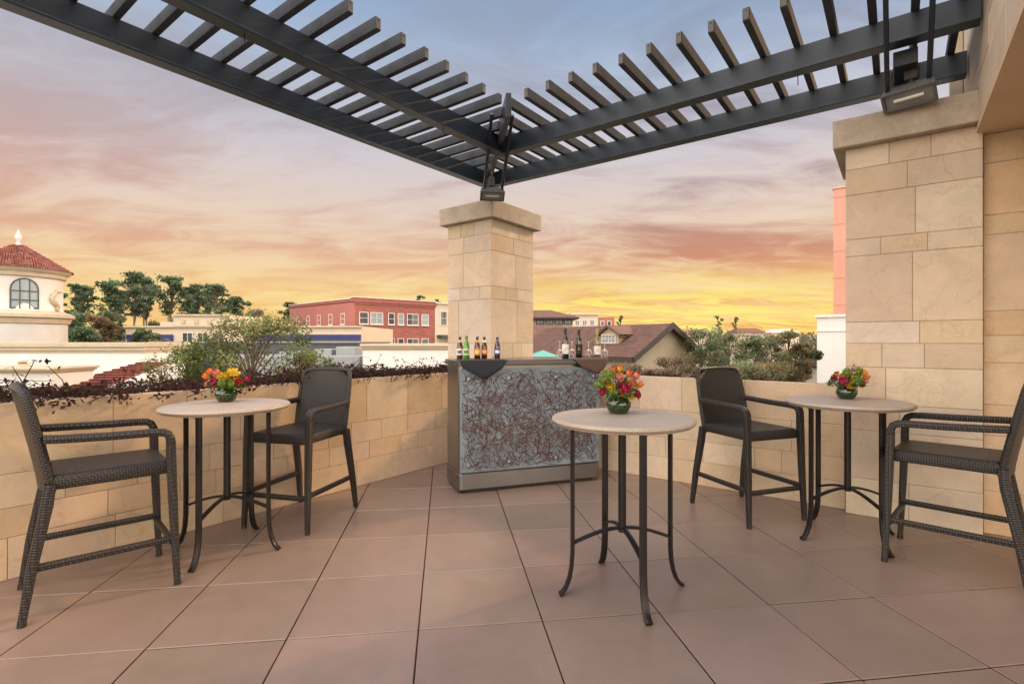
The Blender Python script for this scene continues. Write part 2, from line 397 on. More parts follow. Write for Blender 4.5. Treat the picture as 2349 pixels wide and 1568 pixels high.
# building at right
e=empty('stone_building','beige stone building with projecting upper storey at the right edge','building',W(3,-2.5),RU)
mb=MB(); mb.obox(Vector((0,0,0)),U,VV,ZZ,-1.5,7.6,-6,-.508,3.24,8.5,0,MORT)
ashlar(mb,W(-1.5,-.5,3.22),U,VV,6.87,5.2,[.45,.5,.4,.5,.45,.4,.5,.4,.5],61,.5,1.0)
ashlar(mb,W(5.372,-.5,3.52),U,VV,2.2,4.9,[.45,.5,.4,.5,.45,.4,.5,.4,.5],62,.5,1.0)
mb.build('upper_wall',M['stone'],e)
mb=MB(); mb.obox(Vector((0,0,0)),U,VV,ZZ,-1.5,5.6,-6,-.5,3.19,3.235); mb.build('soffit',M['soffit'],e)
mb=MB(); ashlar(mb,W(5.56,-6,0),VV,-U,5.452,3.19,[.35,.45,.25,.34,.22,.2,.62,.16,.42,.24],66,.35,.7,k=(1,.9,.78)); core(mb,5.56,6.2,-6,-.547,0,3.188)
mb.build('lower_wall',M['stone'],e)
mb=MB(); mb.obox(Vector((0,0,0)),U,VV,ZZ,6.45,6.55,-.498,-.4,3.55,8.4); mb.build('downpipe',M['trim'],e,bevel=.01)
# ------------------------------------------------------------------ pergola
pg=empty('pergola','dark steel pergola of slats on twin beams running over both walls','pergola',W(5.9,4.85,3.5),RU)
Z0=Vector((0,0,0)); BZ=3.9; BT=4.1
def pbox(nm,m,u0,u1,v0,v1,z0,z1,bv=.006):
    b=MB(); b.obox(Z0,U,VV,ZZ,u0,u1,v0,v1,z0,z1); return b.build(nm,m,pg,bevel=bv)
def beam(u0,u1,v0,v1,z):
    b=MB(); b.obox(Z0,U,VV,ZZ,u0,u1,v0,v1,z,BT-.002)
    if u1-u0>v1-v0: b.obox(Z0,U,VV,ZZ,u0,u1,v0-.012,v1+.012,z-.012,z+.012)
    else: b.obox(Z0,U,VV,ZZ,u0-.012,u1+.012,v0,v1,z-.012,z+.012)
    b.build('beam',M['steel_paint'],pg,bevel=.005)
beam(-1.5,5.03,3.95,4.06,BZ); beam(-1.5,5.99,4.95,5.06,BZ)
beam(5.05,5.16,-.49,4.05,BZ+.003); beam(6.01,6.12,-.49,5.05,BZ+.003)
def slat(u0,u1,v0,v1,z0,ends):
    o=pbox('slat',M['slat'],u0,u1,v0,v1,z0,z0+.105,.004)
    b=MB(); c=W(*ends[0],z0+.052); d=ends[1]; s_=Vector((-d.y,d.x,0)); b.obox(c,s_,ZZ,d,-.021,.021,-.045,.045,.0005,.006); b.tube([c+ZZ*.03+d*.004,c+ZZ*.03+d*.012],.007,6); b.build('end_cap',M['flood'],o)
for k in range(-16,9):
    u=4.056+.27*k
    if u>6.0 or u<-1: continue
    v0=max(3.42,u-1.0)
    if v0<4.95: slat(u-.027,u+.027,v0,5.16,BT,((u,v0),-VV))
for k in range(-13,8):
    v=3.13+.27*k
    if v<-.45: continue
    u0=max(4.4,v+1.07)
    if u0<6.0: slat(u0,6.24,v-.027,v+.027,BT+.001,((u0,v),-U))
D1=(U+VV).normalized(); D2=(VV-U).normalized()
b=MB(); h0=W(4.4,3.36,0); b.obox(h0,D1,D2,ZZ,0,2.55,-.03,.03,3.96,4.225); b.build('hip_beam',M['steel_paint'],pg,bevel=.005)
for (u,v,q) in ((6.05,5.0,.06),(5.72,4.72,.04),(6.05,-.05,.1),(5.66,-.05,.1)):
    pbox('post',M['steel_paint'],u-q,u+q,v-q,v+q,3.5,BZ-.013,.008)
pbox('saddle_plate',M['steel_paint'],5.2,6.0,-.13,.03,3.76,3.886,.006)
def brace(p0,d,L_=.92,top=.62):
    b=MB(); pts=[];rr=[]
    for k in range(13):
        q=k/12
        out=L_*(q**1.3); zz=3.52+top*q-.05*math.sin(math.pi*q)
        pts.append(p0+d*out+ZZ*zz); rr.append((.016+.034*math.sin(math.pi*min(1,q*1.05)),.018))
    b.tube(pts,rr,8,up=ZZ,sq=True); b.build('brace',M['steel_paint'],pg,smooth=True)
for o_ in (-.12,.12): brace(W(5.44,4.44)+D2*o_,-D1,1.15,.62)
for v in (.07,-.2): brace(W(5.40,v),-U)
for (u,v,z) in ((1.9,4.0,3.9),(4.05,4.0,3.9),(5.1,2.7,3.9),(5.1,.7,3.9)):
    b=MB(); p=W(u,v,z-.012); b.tube([p,p-ZZ*.05,p-ZZ*.09+U*.01,p-ZZ*.11-U*.01],.004,5); b.build('wire_hook',M['dark'],pg)
# floodlights
def flood(label,p,d,sc=1):
    a=Vector((-d.y,d.x,0)).normalized(); e=empty('floodlight',label,'floodlight',p,math.atan2(a.y,a.x))
    t=rad(50); f=(d*math.cos(t)-ZZ*math.sin(t)).normalized(); up=(ZZ*math.cos(t)+d*math.sin(t)).normalized()
    c=p+ZZ*.05
    b=MB()
    w,h=.2*sc,.09*sc
    rw=[]
    for dd,ww,hh in ((-.1,.6,.55),(-.02,.92,.95),(.07,1,1),(.085,1,1),(.085,.88,.8),(.06,.86,.78)):
        rw.append([c+f*dd*sc+a*(x*w*ww)+up*(y*h*hh) for x,y in ((-1,-1),(1,-1),(1,1),(-1,1))])
    i,n=b.rows(rw,True); b.idx([i,i+1,i+2,i+3])
    hs=b.build('housing',M['flood'],e,bevel=.004)
    b=MB(); b.face([c+f*.062*sc+a*(x*w*.86)+up*(y*h*.78) for x,y in ((-1,-1),(1,-1),(1,1),(-1,1))]); b.build('lens',M['grey'],hs)
    b=MB(); b.tube([c+f*.072*sc-a*w*.55,c+f*.072*sc+a*w*.55],.016*sc,8); b.build('lamp_tube',M['lens'],hs,smooth=True)
    b=MB(); 
    b.tube([c-f*.08*sc,c-f*.1*sc+ZZ*.1*sc,p-d*.06+ZZ*.22*sc],.014*sc,8); b.build('arm',M['flood'],e,smooth=True)
    b=MB(); q=p-d*.06+ZZ*.2*sc; b.obox(q,a,d,ZZ,-.05*sc,.05*sc,-.04*sc,.04*sc,0,.15*sc); b.build('junction_box',M['flood'],e,bevel=.008)
    b=MB(); b.tube([q+ZZ*.15*sc,q+ZZ*.3*sc,q+ZZ*.5*sc-d*.02],.012*sc,8); b.build('conduit',M['flood'],e,smooth=True)
flood('dark floodlight on the corner pillar above the bar',W(5.34,4.36,3.475),-D1,.82)
flood('dark floodlight on the large right-hand pillar below the pergola',W(5.30,-.08,3.51),(-U+VV*.2).normalized(),.9)
# ------------------------------------------------------------------ bar
BA=Vector((-.537,5.146,0)); ba=Vector((math.cos(rad(19.6)),math.sin(rad(19.6)),0)); bb=Vector((-ba.y,ba.x,0)); BL=1.6; BD=.55; BTZ=1.345
be=empty('bar_counter','stainless portable bar with blue panel of brown strings in the corner','bar',BA+ba*.8+bb*.27,rad(19.6))
def rrect(x0,x1,y0,y1,r,n=6):
    P=[]
    for cx,cy,a in ((x1-r,y1-r,0),(x0+r,y1-r,90),(x0+r,y0+r,180),(x1-r,y0+r,270)):
        for k in range(n+1):
            t=rad(a+90*k/n); P.append(BA+ba*(cx+r*math.cos(t))+bb*(cy+r*math.sin(t)))
    return P
b=MB(); b.prism(rrect(0,BL,0,BD,.04),.205,1.29); b.build('body',M['stainless'],be,smooth=True)
b=MB(); b.prism(rrect(-.008,BL+.008,-.012,BD+.008,.05),.035,.2); b.build('plinth',M['stainless'],be,smooth=True,bevel=.008)
b=MB(); b.prism(rrect(.05,BL-.05,.04,BD-.05,.04),.0,.034); b.build('base_skid',M['dark'],be)
b=MB(); b.prism(rrect(-.02,BL+.08,-.06,BD+.02,.03),1.29,BTZ); b.build('countertop',M['counter'],be,smooth=True,bevel=.008)
b=MB(); b.obox(BA,ba,bb,ZZ,.012,BL-.012,-.018,-.002,.218,1.255)
r=random.Random(5)
for k in range(2300):
    s=r.uniform(.03,BL-.03); z=r.uniform(.23,1.24)
    if z>1.0 and r.random()<.35: continue
    an=r.uniform(0,6.28); ln=r.uniform(.06,.16); cv=r.choice((-1,1))*r.uniform(.2,1.6); x,y=s,z; wd=r.uniform(.0014,.0032); dep=-.0195-r.uniform(0,.0015)
    pts=[]
    for q in range(7):
        pts.append((x,y,an)); x+=math.cos(an)*ln/6;y+=math.sin(an)*ln/6;an+=cv/6
    if not all(.018<p[0]<BL-.018 and .224<p[1]<1.249 for p in pts): continue
    kk=r.uniform(.6,1.4); sc_=r.choice([(.11,.055,.048),(.085,.042,.037),(.12,.08,.072),(.065,.045,.045)])
    rw=[[BA+ba*(p[0]-math.sin(p[2])*wd*e)+ZZ*(p[1]+math.cos(p[2])*wd*e)+bb*dep for e in (-1,1)] for p in pts]
    b.rows(rw,False,1,tuple(v_*kk for v_ in sc_))
b.build('front_panel',[M['panel'],M['string']],be)
for s in (.09,.52,1.05,1.5):
    for z in (1.16,.30):
        b=MB(); c=BA+ba*s+ZZ*z; b.tube([c-bb*.018,c-bb*.04],.015,14); b.build('stud',M['stud'],be,smooth=True)
def bar_s(px,t):
    k=(px-CX)/F; return (k*(BA.y+t*bb.y)-BA.x-t*bb.x)/(ba.x-k*ba.y)
def on_bar(px,t):
    s=bar_s(px,t); return BA+ba*s+bb*t+ZZ*BTZ
def cloth(name,label,s0,s1,t1,drop,apex,m,seed):
    b=MB(); n=22; rw=[]
    e=-.066; zt=BTZ+.004
    for k in range(n+1):
        q=k/n; s=s0+(s1-s0)*q
        dz=drop*(1-abs(q-apex)/(apex if q<apex else 1-apex)); wv=.006*math.sin(q*22+seed)
        col=[BA+ba*s+bb*t1*(.25+.75*min(1,dz/drop+.2))+ZZ*zt,BA+ba*s+bb*(e+.02)+ZZ*zt,BA+ba*s+bb*(e-.002)+ZZ*(zt-.004)]
        for j in range(1,5): col.append(BA+ba*(s+.004*math.sin(j+seed))+bb*(e-.004-abs(wv)*j*.5)+ZZ*(zt-.004-dz*j/4-.001*j-.045*min(1,dz*30)*j/4))
        rw.append(col)
    b.rows(rw); o=b.build(name,m,smooth=True); 
    md=o.modifiers.new('thick','SOLIDIFY'); md.thickness=.002
    tag(o,label,'cloth')
cloth('bar_cloth','dark slate cloth draped in a point over the left bar edge',-.01,.50,.3,.15,.52,M['cloth_dark'],1)
cloth('bar_cloth','brown cloth draped over the right end of the bar edge',1.26,1.67,.3,.12,.7,M['cloth_brown'],2)
# bottles
def bottle(name,label,cat,p,prof,glass,lab,cap,group,lz,lr,capz,capr,mark=None,neck=None):
    e=empty(name,label,cat,p,0,group); 
    b=MB(); b.lathe(prof,20,p); b.build('glass',glass,e,smooth=True)
    b=MB(); b.lathe([(lr-.002,lz[0]),(lr,lz[0]+.001),(lr,lz[1]-.001),(lr-.002,lz[1])],18,p,a0=rad(-170),a1=rad(-10)); L_=b.build('label',lab,e,smooth=True)
    if mark:
        b=MB(); c=(lz[0]+lz[1])/2
        if mark[0]=='ring':
            rw=[]
            for k in range(13):
                t=rad(40+280*k/12); rw.append([p+Vector((math.cos(t)*q,-lr-.0015,c+math.sin(t)*q)) for q in (.009,.015)])
            b.rows(rw)
        else:
            b.lathe([(lr+.0015,c-.016),(lr+.0015,c+.016)],10,p,a0=rad(-130),a1=rad(-50))
        b.build('emblem',mark[1],L_)
    b=MB(); b.lathe([(capr,capz[0]),(capr,capz[1]-.003),(capr-.003,capz[1]),(0,capz[1])],14,p); b.build('cap' if cat!='wine bottle' else 'foil',cap,e,smooth=True)
    if neck:
        b=MB(); b.lathe(neck[0],16,p); b.build('neck_label',neck[1],e,smooth=True)
beer=[(0,0),(.030,0),(.033,.004),(.033,.135),(.030,.155),(.018,.190),(.0145,.205),(.014,.24),(.0155,.242),(.0155,.25),(0,.25)]
for px,t,g,lc,mk,nk,lb in ((1055,.30,'brownglass',(.75,.7,.6),(.05,.12,.3),(.5,.45,.35),'brown beer bottle with pale label, leftmost on the bar'),
    (1070,.24,'greenglass',(.55,.6,.35),(.04,.25,.04),(.1,.35,.06),'green beer bottle with pale green label on the bar'),
    (1095,.24,'brownglass',(.75,.30,.03),(.75,.6,.3),(.7,.3,.04),'brown beer bottle with orange label on the bar'),
    (1111,.30,'brownglass',(.62,.07,.03),(.8,.7,.4),(.8,.7,.5),'brown beer bottle with red label on the bar'),
    (1141,.26,'brownglass',(.03,.08,.32),(.8,.8,.8),(.05,.1,.35),'brown beer bottle with blue label, nearest the pillar corner')):
    bottle('beer_bottle',lb,'beer bottle',on_bar(px,t),beer,M[g],flat('beer_label_%d'%px,lc),M['stud'] if px!=1070 else M['greenglass'],'beer bottles on the bar',(.045,.115),.0335,(.238,.254),.0165,('blk',flat('beer_mark_%d'%px,mk)),([(.0225,.183),(.0165,.203)],flat('beer_neck_%d'%px,nk)))
wine=[(0,0),(.036,0),(.0395,.005),(.0395,.205),(.036,.225),(.018,.252),(.0155,.265),(.0150,.325),(.017,.327),(.017,.335),(0,.335)]
gold=flat('gold_mark',(.55,.32,.05),.35); whitel=flat('white_label',(.78,.76,.72)); blackl=flat('black_label',(.012,.012,.012)); foilb=flat('black_foil',(.01,.01,.012),.35); foily=flat('pale_foil',(.35,.30,.12),.4)
bottle('wine_bottle','tall dark wine bottle with white label on the bar','wine bottle',on_bar(1297,.24),wine,M['wineglass'],whitel,foilb,'wine bottles on the bar',(.05,.16),.0402,(.27,.338),.0175,('ring',gold))
bottle('wine_bottle','dark wine bottle with black label and gold mark, middle of the three','wine bottle',on_bar(1328,.28),[(a_,c_*.97) for a_,c_ in wine],M['wineglass'],blackl,foilb,'wine bottles on the bar',(.05,.16),.0402,(.262,.328),.0175,('ring',gold))
bottle('wine_bottle','olive green white-wine bottle with white label at the right end','wine bottle',on_bar(1370,.26),wine,M['oliveglass'],whitel,foily,'wine bottles on the bar',(.04,.14),.0402,(.268,.338),.0175,('ring',gold))
gp=[(.033,0),(.040,.03),(.042,.05),(.036,.08),(.018,.105),(.006,.115),(.004,.125),(.0035,.18),(.01,.188),(.036,.193),(.036,.195),(0,.195)]
inn=[(.0,.108),(.016,.102),(.034,.079),(.0402,.05),(.0383,.03),(.0315,.0005)]
for px,t,lb in ((1284,.22,'upturned wine glass left of the white-label wine bottle'),(1312,.34,'upturned wine glass between the first two wine bottles'),(1350,.24,'upturned wine glass between the black-label and olive bottles'),(1387,.26,'upturned wine glass at the right end of the bar')):
    p=on_bar(px,t); b=MB(); b.lathe(inn+gp,20,p); tag(b.build('wine_glass',M['clear'],smooth=True,rc=True),lb,'wine glass','upturned wine glasses on the bar')
# ------------------------------------------------------------------ tables
def table_proto():
    e=empty('bar_table','','table',(0,0,0),0,'round bar tables')
    b=MB(); b.lathe([(0,1.026),(.385,1.026),(.412,1.031),(.417,1.040),(.426,1.043),(.432,1.052),(.430,1.062),(.422,1.069),(.41,1.071),(0,1.071)],72); b.build('tabletop',M['tabletop'],e,smooth=True,local=True)
    for k in range(4):
        t=rad(90*k); d=Vector((math.cos(t),math.sin(t),0)); tg=Vector((-d.y,d.x,0))
        pts=[d*r_+ZZ*z for r_,z in ((.315,1.024),(.315,.7),(.315,.4),(.316,.25),(.322,.17),(.335,.105),(.354,.055),(.376,.022),(.398,.010))]
        b=MB(); b.tube(pts,(.021,.0105),8,up=tg,sq=True); b.build('leg',M['bronze'],e,smooth=True,local=True)
        pts=[]
        for q in range(8):
            s=q/7; pts.append(d*(.31*(1-s)+.012*s)+ZZ*(.315+.075*math.sin(s*math.pi/2)))
        b=MB(); b.tube(pts,(.009,.016),8,up=ZZ,sq=True); b.build('brace',M['bronze'],e,smooth=True,local=True)
    b=MB(); b.tube([(0,0,.365),(0,0,1.02)],.024,14); b.build('column',M['bronze'],e,smooth=True,local=True)
    b=MB(); b.box(-.33,.33,-.02,.02,1.012,1.0255); b.box(-.02,.02,-.33,.33,1.0105,1.024); b.build('top_bracket',M['bronze'],e,local=True)
    return e
TP=[(Vector((.678,3.15,0)),rad(9),'round tan bar table standing alone in front of the bar'),(Vector((-2.11,3.79,0)),rad(-3),'round tan bar table by the left wall between two stools'),(Vector((2.63,4.01,0)),rad(8),'round tan bar table in front of the large right pillar')]
tp=table_proto(); tp.location=TP[0][0]; tp.rotation_euler=(0,0,TP[0][1]); tp['label']=TP[0][2]
for p,a,l in TP[1:]: dup(tp,p,a,l)
# ------------------------------------------------------------------ stools
def yb(z): 
    q=max(0,(z-.70)/.57); return -.255-.115*q**1.15
CV=.04
def chair_proto():
    e=empty('bar_stool','','bar stool',(0,0,0),0,'wicker bar stools with arms')
    w=M['wicker']
    for sx in (-1,1):
        b=MB(); b.tube([(sx*.30,.335,.02),(sx*.293,.318,.4),(sx*.29,.305,.76),(sx*.29,.302,.90)],[.018,.024,.027,.026],10,sq=True,up=Vector((1,0,0))); l=b.build('leg',w,e,smooth=True,local=True)
        b=MB(); b.tube([(sx*.30,.336,0),(sx*.30,.335,.03)],.0205,10); b.build('foot_cap',M['glide'],l,smooth=True,local=True)
        b=MB(); b.tube([(sx*.295,-.375,.02),(sx*.285,-.335,.3),(sx*.272,-.275,.62),(sx*.266,-.262,.74)],[.019,.025,.029,.028],10,sq=True,up=Vector((1,0,0))); l=b.build('leg',w,e,smooth=True,local=True)
        b=MB(); b.tube([(sx*.295,-.377,0),(sx*.295,-.374,.03)],.0205,10); b.build('foot_cap',M['glide'],l,smooth=True,local=True)
        b=MB(); b.tube([(sx*.29,.302,.895),(sx*.29,.300,.925),(sx*.29,.288,.952),(sx*.29,.262,.967),(sx*.289,.2,.972),(sx*.285,0,.976),(sx*.275,-.2,.985),(sx*.262,yb(.99)+.02,.99)],[(.026,.026)]+[(.030,.024)]*7,10,sq=True,up=Vector((1,0,0))); b.build('armrest',w,e,smooth=True,local=True)
        b=MB(); b.tube([(sx*.288,.31,.295),(sx*.282,-.325,.295)],(.015,.02),8,sq=True,up=Vector((1,0,0))); b.build('stretcher',w,e,smooth=True,local=True)
    b=MB(); b.tube([(-.285,.312,.275),(.285,.312,.275)],(.015,.02),8,sq=True,up=Vector((0,1,0))); b.build('footrest',w,e,smooth=True,local=True)
    b=MB()
    def ring(inx,z):
        P=[];x0,x1,y0,y1=-.272+inx,.272-inx,-.265+inx,.315-inx; r_=.035
        for cx,cy,a in ((x1-r_,y1-r_,0),(x0+r_,y1-r_,90),(x0+r_,y0+r_,180),(x1-r_,y0+r_,270)):
            for k in range(5):
                t=rad(a+22.5*k); P.append((cx+r_*math.cos(t),cy+r_*math.sin(t),z))
        return P
    R_=[ring(.02,.70),ring(.004,.705),ring(0,.72),ring(0,.755),ring(.006,.772),ring(.022,.782)]
    uvs=[]
    per=[0]
    for k in range(1,21): 
        a_=R_[2][k-1];c_=R_[2][k%20]; per.append(per[-1]+math.dist(a_,c_))
    hz=[0,.014,.03,.065,.084,.102]
    for j in range(6): uvs.append([(q,hz[j]) for q in per])
    b.rows(R_,True,0,None,uvs)
    g=10; x0,x1,y0,y1=-.25,.25,-.243,.293
    tr=[];tu=[]
    for j in range(g+1):
        row=[];ru=[]
        for k in range(g+1):
            x=x0+(x1-x0)*k/g;y=y0+(y1-y0)*j/g
            dip=.012*(1-(2*k/g-1)**2)*(1-(2*j/g-1)**2)
            row.append((x,y,.783-dip)); ru.append((x,y))
        tr.append(row);tu.append(ru)
    b.rows(tr,False,0,None,tu)
    b.idx(list(range(19,-1,-1)))
    b.build('seat',w,e,smooth=True,local=True)
    b=MB(); nu,nv=14,14
    for off in (0,1):
        rw=[];uv=[]
        for j in range(nv+1):
            z=.69+(1.265-.69)*j/nv; q=j/nv
            hw=.245+.018*math.sin(q*math.pi*.8)-.02*q
            if q>.86: hw-= .05*((q-.86)/.14)**2
            row=[];ru=[]
            for k in range(nu+1):
                s=-1+2*k/nu; x=hw*s
                ztop=z-(.012*s*s*(q**3))
                row.append((x,yb(z)-CV*(1-s*s)+(.016 if off==0 else -.016),ztop)); ru.append((x,z))
            rw.append(row);uv.append(ru)
        b.rows(rw,False,0,None,uv)
    b.build('backrest',w,e,smooth=True,local=True)
    def bx(q): return .245+.018*math.sin(q*math.pi*.8)-.02*q
    path=[]
    for j in range(9):
        z=.69+.51*j/8;q=(z-.69)/.575; path.append((-bx(q)-.004,yb(z),z))
    mid=[]
    for k in range(9):
        s=-.84+1.68*k/8; mid.append((.212*s/.84,yb(1.27)-CV*(1-s*s),1.272-.012*abs(s)**3))
    path2=[(-p[0],p[1],p[2]) for p in path[::-1]]
    b=MB(); b.tube([*path,(-.236,yb(1.24)-.004,1.243),*mid,(.236,yb(1.24)-.004,1.243),*path2],.0215,10); b.build('back_frame',w,e,smooth=True,local=True)
    return e
def face_rot(fx,fy): return math.atan2(fy,fx)-math.pi/2
CP=[(Vector((-2.565,3.22,0)),face_rot(.72,.69),'dark wicker bar stool at front left, its back to the left edge'),
    (Vector((-1.83,4.46,0)),face_rot(-.25,-.968),'dark wicker bar stool behind the left table, facing forward'),
    (Vector((2.12,4.62,0)),face_rot(.33,-.94),'dark wicker bar stool by the right wall, left of the right-hand table'),
    (Vector((3.05,3.545,0)),face_rot(-.70,.714),'dark wicker bar stool cut by the right edge, turned away to the table')]
cp=chair_proto(); cp.location=CP[0][0]; cp.rotation_euler=(0,0,CP[0][1]); cp['label']=CP[0][2]
for p,a,l in CP[1:]: dup(cp,p,a,l)
# ------------------------------------------------------------------ flowers
def leaf(mb,p,s,col,r,nrm=None,asp=.5):
    if nrm is None: nrm=Vector((r.gauss(0,1),r.gauss(0,1),r.gauss(0,1)+.6)).normalized()
    else: nrm=(nrm+Vector((r.gauss(0,.5),r.gauss(0,.5),r.gauss(0,.5)))).normalized()
    a=nrm.cross(Vector((r.gauss(0,1),r.gauss(0,1),r.gauss(0,1)))).normalized(); b=nrm.cross(a)
    k=s*r.uniform(.7,1.3); mb.face([p-a*k,p-b*k*asp+a*k*.1,p+a*k,p+b*k*asp+a*k*.1],0,col)
def petals(mb,n,tilt,ln,wd,r0,z0,col,r,ph=0,curl=.3):
    for k in range(n):
        a=2*math.pi*k/n+ph+r.uniform(-.15,.15); d=Vector((math.cos(a),math.sin(a),0)); tg=Vector((-d.y,d.x,0))
        t=tilt+r.uniform(-.1,.1); f=r.uniform(.8,1.15); c=tuple(min(1,x*f) for x in col)
        rw=[]
        for q,ww in ((0,.5),(.4,.95),(.8,1.05),(1,.65)):
            tt=t+curl*q; p=d*(r0+ln*q*math.sin(tt))+ZZ*(z0+ln*q*math.cos(tt))
            cup=-.25*wd
            rw.append([p-tg*wd*ww*.5-d*cup*-.6,p+d*0,p+tg*wd*ww*.5-d*cup*-.6])
        mb.rows(rw,False,0,c)
def flower(kind,p,axis,R0,col,r,parent):
    mb=MB()
    dk=lambda f:tuple(x*f for x in col)
    if kind=='rose':
        R0*=.92
        mb.lathe([(0,-R0*.7),(R0*.5,-R0*.5),(R0*.72,-R0*.1),(R0*.6,R0*.22),(R0*.3,R0*.36),(0,R0*.3)],10,(0,0,0),0,dk(.7))
        petals(mb,5,.0,R0*.85,R0*.7,R0*.22,-R0*.3,dk(.75),r,.3,.1); petals(mb,6,.2,R0*1.0,R0*.95,R0*.45,-R0*.55,dk(.92),r,.5,.3); petals(mb,7,.45,R0*.8,R0*.85,R0*.5,-R0*.55,col,r,.2,.6)
    elif kind=='tulip':
        R0*=.85; n=12; rw=[]
        for q in range(7):
            t=q/6; rr=R0*.78*math.sin(math.pi*(.06+.72*t))**.7; row=[]
            for k in range(n):
                a=2*math.pi*k/n; rk=rr*(1+.09*math.cos(3*a)); zz=-R0*1.0+R0*2.0*t+(R0*.22*math.cos(3*a) if q==6 else 0); row.append((rk*math.cos(a),rk*math.sin(a),zz))
            rw.append(row)
        for q in range(6): 
            f=.72+.08*q; c=(col[0]*f,col[1]*f*(1.25-.12*q if col[1]>.1 else 1),col[2]*f); mb.rows(rw[q:q+2],True,0,c)
    elif kind=='gerbera':
        petals(mb,14,1.15,R0,R0*.36,R0*.15,0,col,r,0,.1); petals(mb,12,.9,R0*.75,R0*.34,R0*.1,.002,dk(.85),r,.2,.1)
        mb.lathe([(R0*.3,0),(R0*.28,R0*.15),(0,R0*.22)],10,(0,0,0),0,(.35,.2,.02))
    elif kind=='hydrangea':
        for k in range(190):
            d=Vector((r.gauss(0,1),r.gauss(0,1),r.gauss(0,1)+.3)).normalized(); q=d*R0*r.uniform(.75,1.02)
            f=r.uniform(.5,1.2); leaf(mb,q,R0*.17,dk(f),r,d)
        mb.lathe([(0,-R0*.6),(R0*.6,-R0*.3),(R0*.7,0),(R0*.5,R0*.5),(0,R0*.7)],8,(0,0,0),0,dk(.5))
    elif kind=='thistle':
        for k in range(60):
            q=Vector((r.gauss(0,R0*.22),r.gauss(0,R0*.22),r.uniform(-R0,R0*1.6))); leaf(mb,q,R0*.22,dk(r.uniform(.6,1.3)),r)
    rot=ZZ.rotation_difference(axis).to_matrix().to_4x4(); mb.xform(Matrix.Translation(p)@rot)
    names={'hydrangea':'hydrangea_bloom','thistle':'flower_spike','gerbera':'daisy'}
    mb.build(names.get(kind,kind),M['petal'],parent,smooth=kind in('rose','tulip'))
MG=(.46,.010,.085);OR=(.66,.22,.045);PK=(.66,.27,.17);YE=(.66,.40,.02);GR=(.22,.32,.05);PU=(.06,.04,.2);RD=(.46,.025,.02);PL=(.62,.30,.30)
def vase(vl,bl,p,S_,flowers,seed,extra):
    r=random.Random(seed)
    v=empty('glass_vase',vl,'vase',p,0,'round glass vases on the tables')
    b=MB(); s=S_
    b.lathe([(0,.001),(.045*s,.001),(.062*s,.012*s),(.078*s,.040*s),(.080*s,.062*s),(.072*s,.090*s),(.058*s,.108*s),(.055*s,.116*s),(.057*s,.122*s),(.053*s,.122*s),(.050*s,.112*s),(.0,.095*s)],28,p); b.build('bowl',M['vase'],v,smooth=True)
    b=MB()
    for k in range(4):
        a=r.uniform(-2.6,-.5); rw=[]
        for q in range(7):
            t=q/6; zz=.02+.08*t; rr=.0805*s*math.sin(math.pi*(.28+.45*t))**.6
            hw=.13*math.sin(math.pi*(t*.9+.05)); rw.append([p+Vector((rr*math.cos(a+t*.9+e*hw),rr*math.sin(a+t*.9+e*hw),zz*s)) for e in (-1,1)])
        b.rows(rw,False,0,tuple(x*r.uniform(.7,1.3) for x in (.02,.055,.012)))
    b.build('leaf_lining',M['leaf'],v,smooth=True)
    c=p+Vector((0,0,.115*s)); bq=empty('flower_bouquet',bl,'flowers',c,0,'flower bouquets on the tables')
    px0,py0=flowers[0]
    Y=p.y; Ls=MB()
    def put(kind,dx,dz,rp_,col):
        dep=-math.sqrt(max(.0,.012-dx*dx*.5-(dz-.08)**2*.5))*.8+r.uniform(-.01,.01)
        q=c+Vector((dx,dep,dz)); ax=(q-c).normalized()
        ax=(ax+Vector((0,-.25,.25))).normalized()
        flower(kind,q,ax,rp_,col,r,bq)
        Ls.tube([c-ZZ*.02,(c+q)/2+ZZ*.01,q-ax*.02],.0035,5,0,(.07,.16,.03))
    for kind,px,py,rp_,col in flowers[1:]: put(kind,(px-px0)/F*Y,(py0-py)/F*Y,rp_/F*Y*.88,col)
    for k in range(12): put(r.choice(('rose','tulip','hydrangea')),r.uniform(-.105,.105),r.uniform(.01,.125),r.uniform(.011,.018),r.choice(extra))
    for kind,col in (('rose',OR),('hydrangea',GR),('rose',MG),('hydrangea',GR),('rose',PK),('rose',YE)):
        a=r.uniform(.3,2.8); q=c+Vector((.075*math.cos(a),.07*math.sin(a)+.02,.05+r.uniform(-.02,.04))); flower(kind,q,(q-c).normalized(),.034,col,r,bq)
    for k in range(150):
        d=Vector((r.gauss(0,1),r.gauss(0,1),abs(r.gauss(0,.4)))).normalized(); q=c+Vector((d.x*.13,d.y*.105,-.005+d.z*.12))*r.uniform(.75,1.15) if False else c+Vector((d.x*.13,d.y*.105,-.005+d.z*.12))
        leaf(Ls,q,.018,tuple(x*r.uniform(.5,1.3) for x in (.07,.145,.035)),r,None,.45)
    Ls.build('greenery',M['leaf'],bq)
vase('round green glass vase on the table in front of the bar','rounded bouquet of roses and tulips on the table before the bar',Vector((.685,3.30,1.071)),1.0,
 [(1414,907),('hydrangea',1385,862,20,GR),('hydrangea',1368,880,14,GR),('hydrangea',1398,897,15,GR),('rose',1424,888,18,MG),('rose',1456,903,13,RD),('tulip',1432,856,12,OR),('tulip',1449,862,13,PK),('tulip',1459,882,11,OR),('tulip',1398,848,10,OR),('rose',1410,862,14,PK),('rose',1391,884,12,YE),('gerbera',1436,907,12,YE),('tulip',1412,846,11,YE),('thistle',1363,866,7,PU),('rose',1443,876,12,OR),('rose',1374,898,11,MG),('thistle',1405,878,8,PU)],1,[OR,PK,YE,GR,MG,PL])
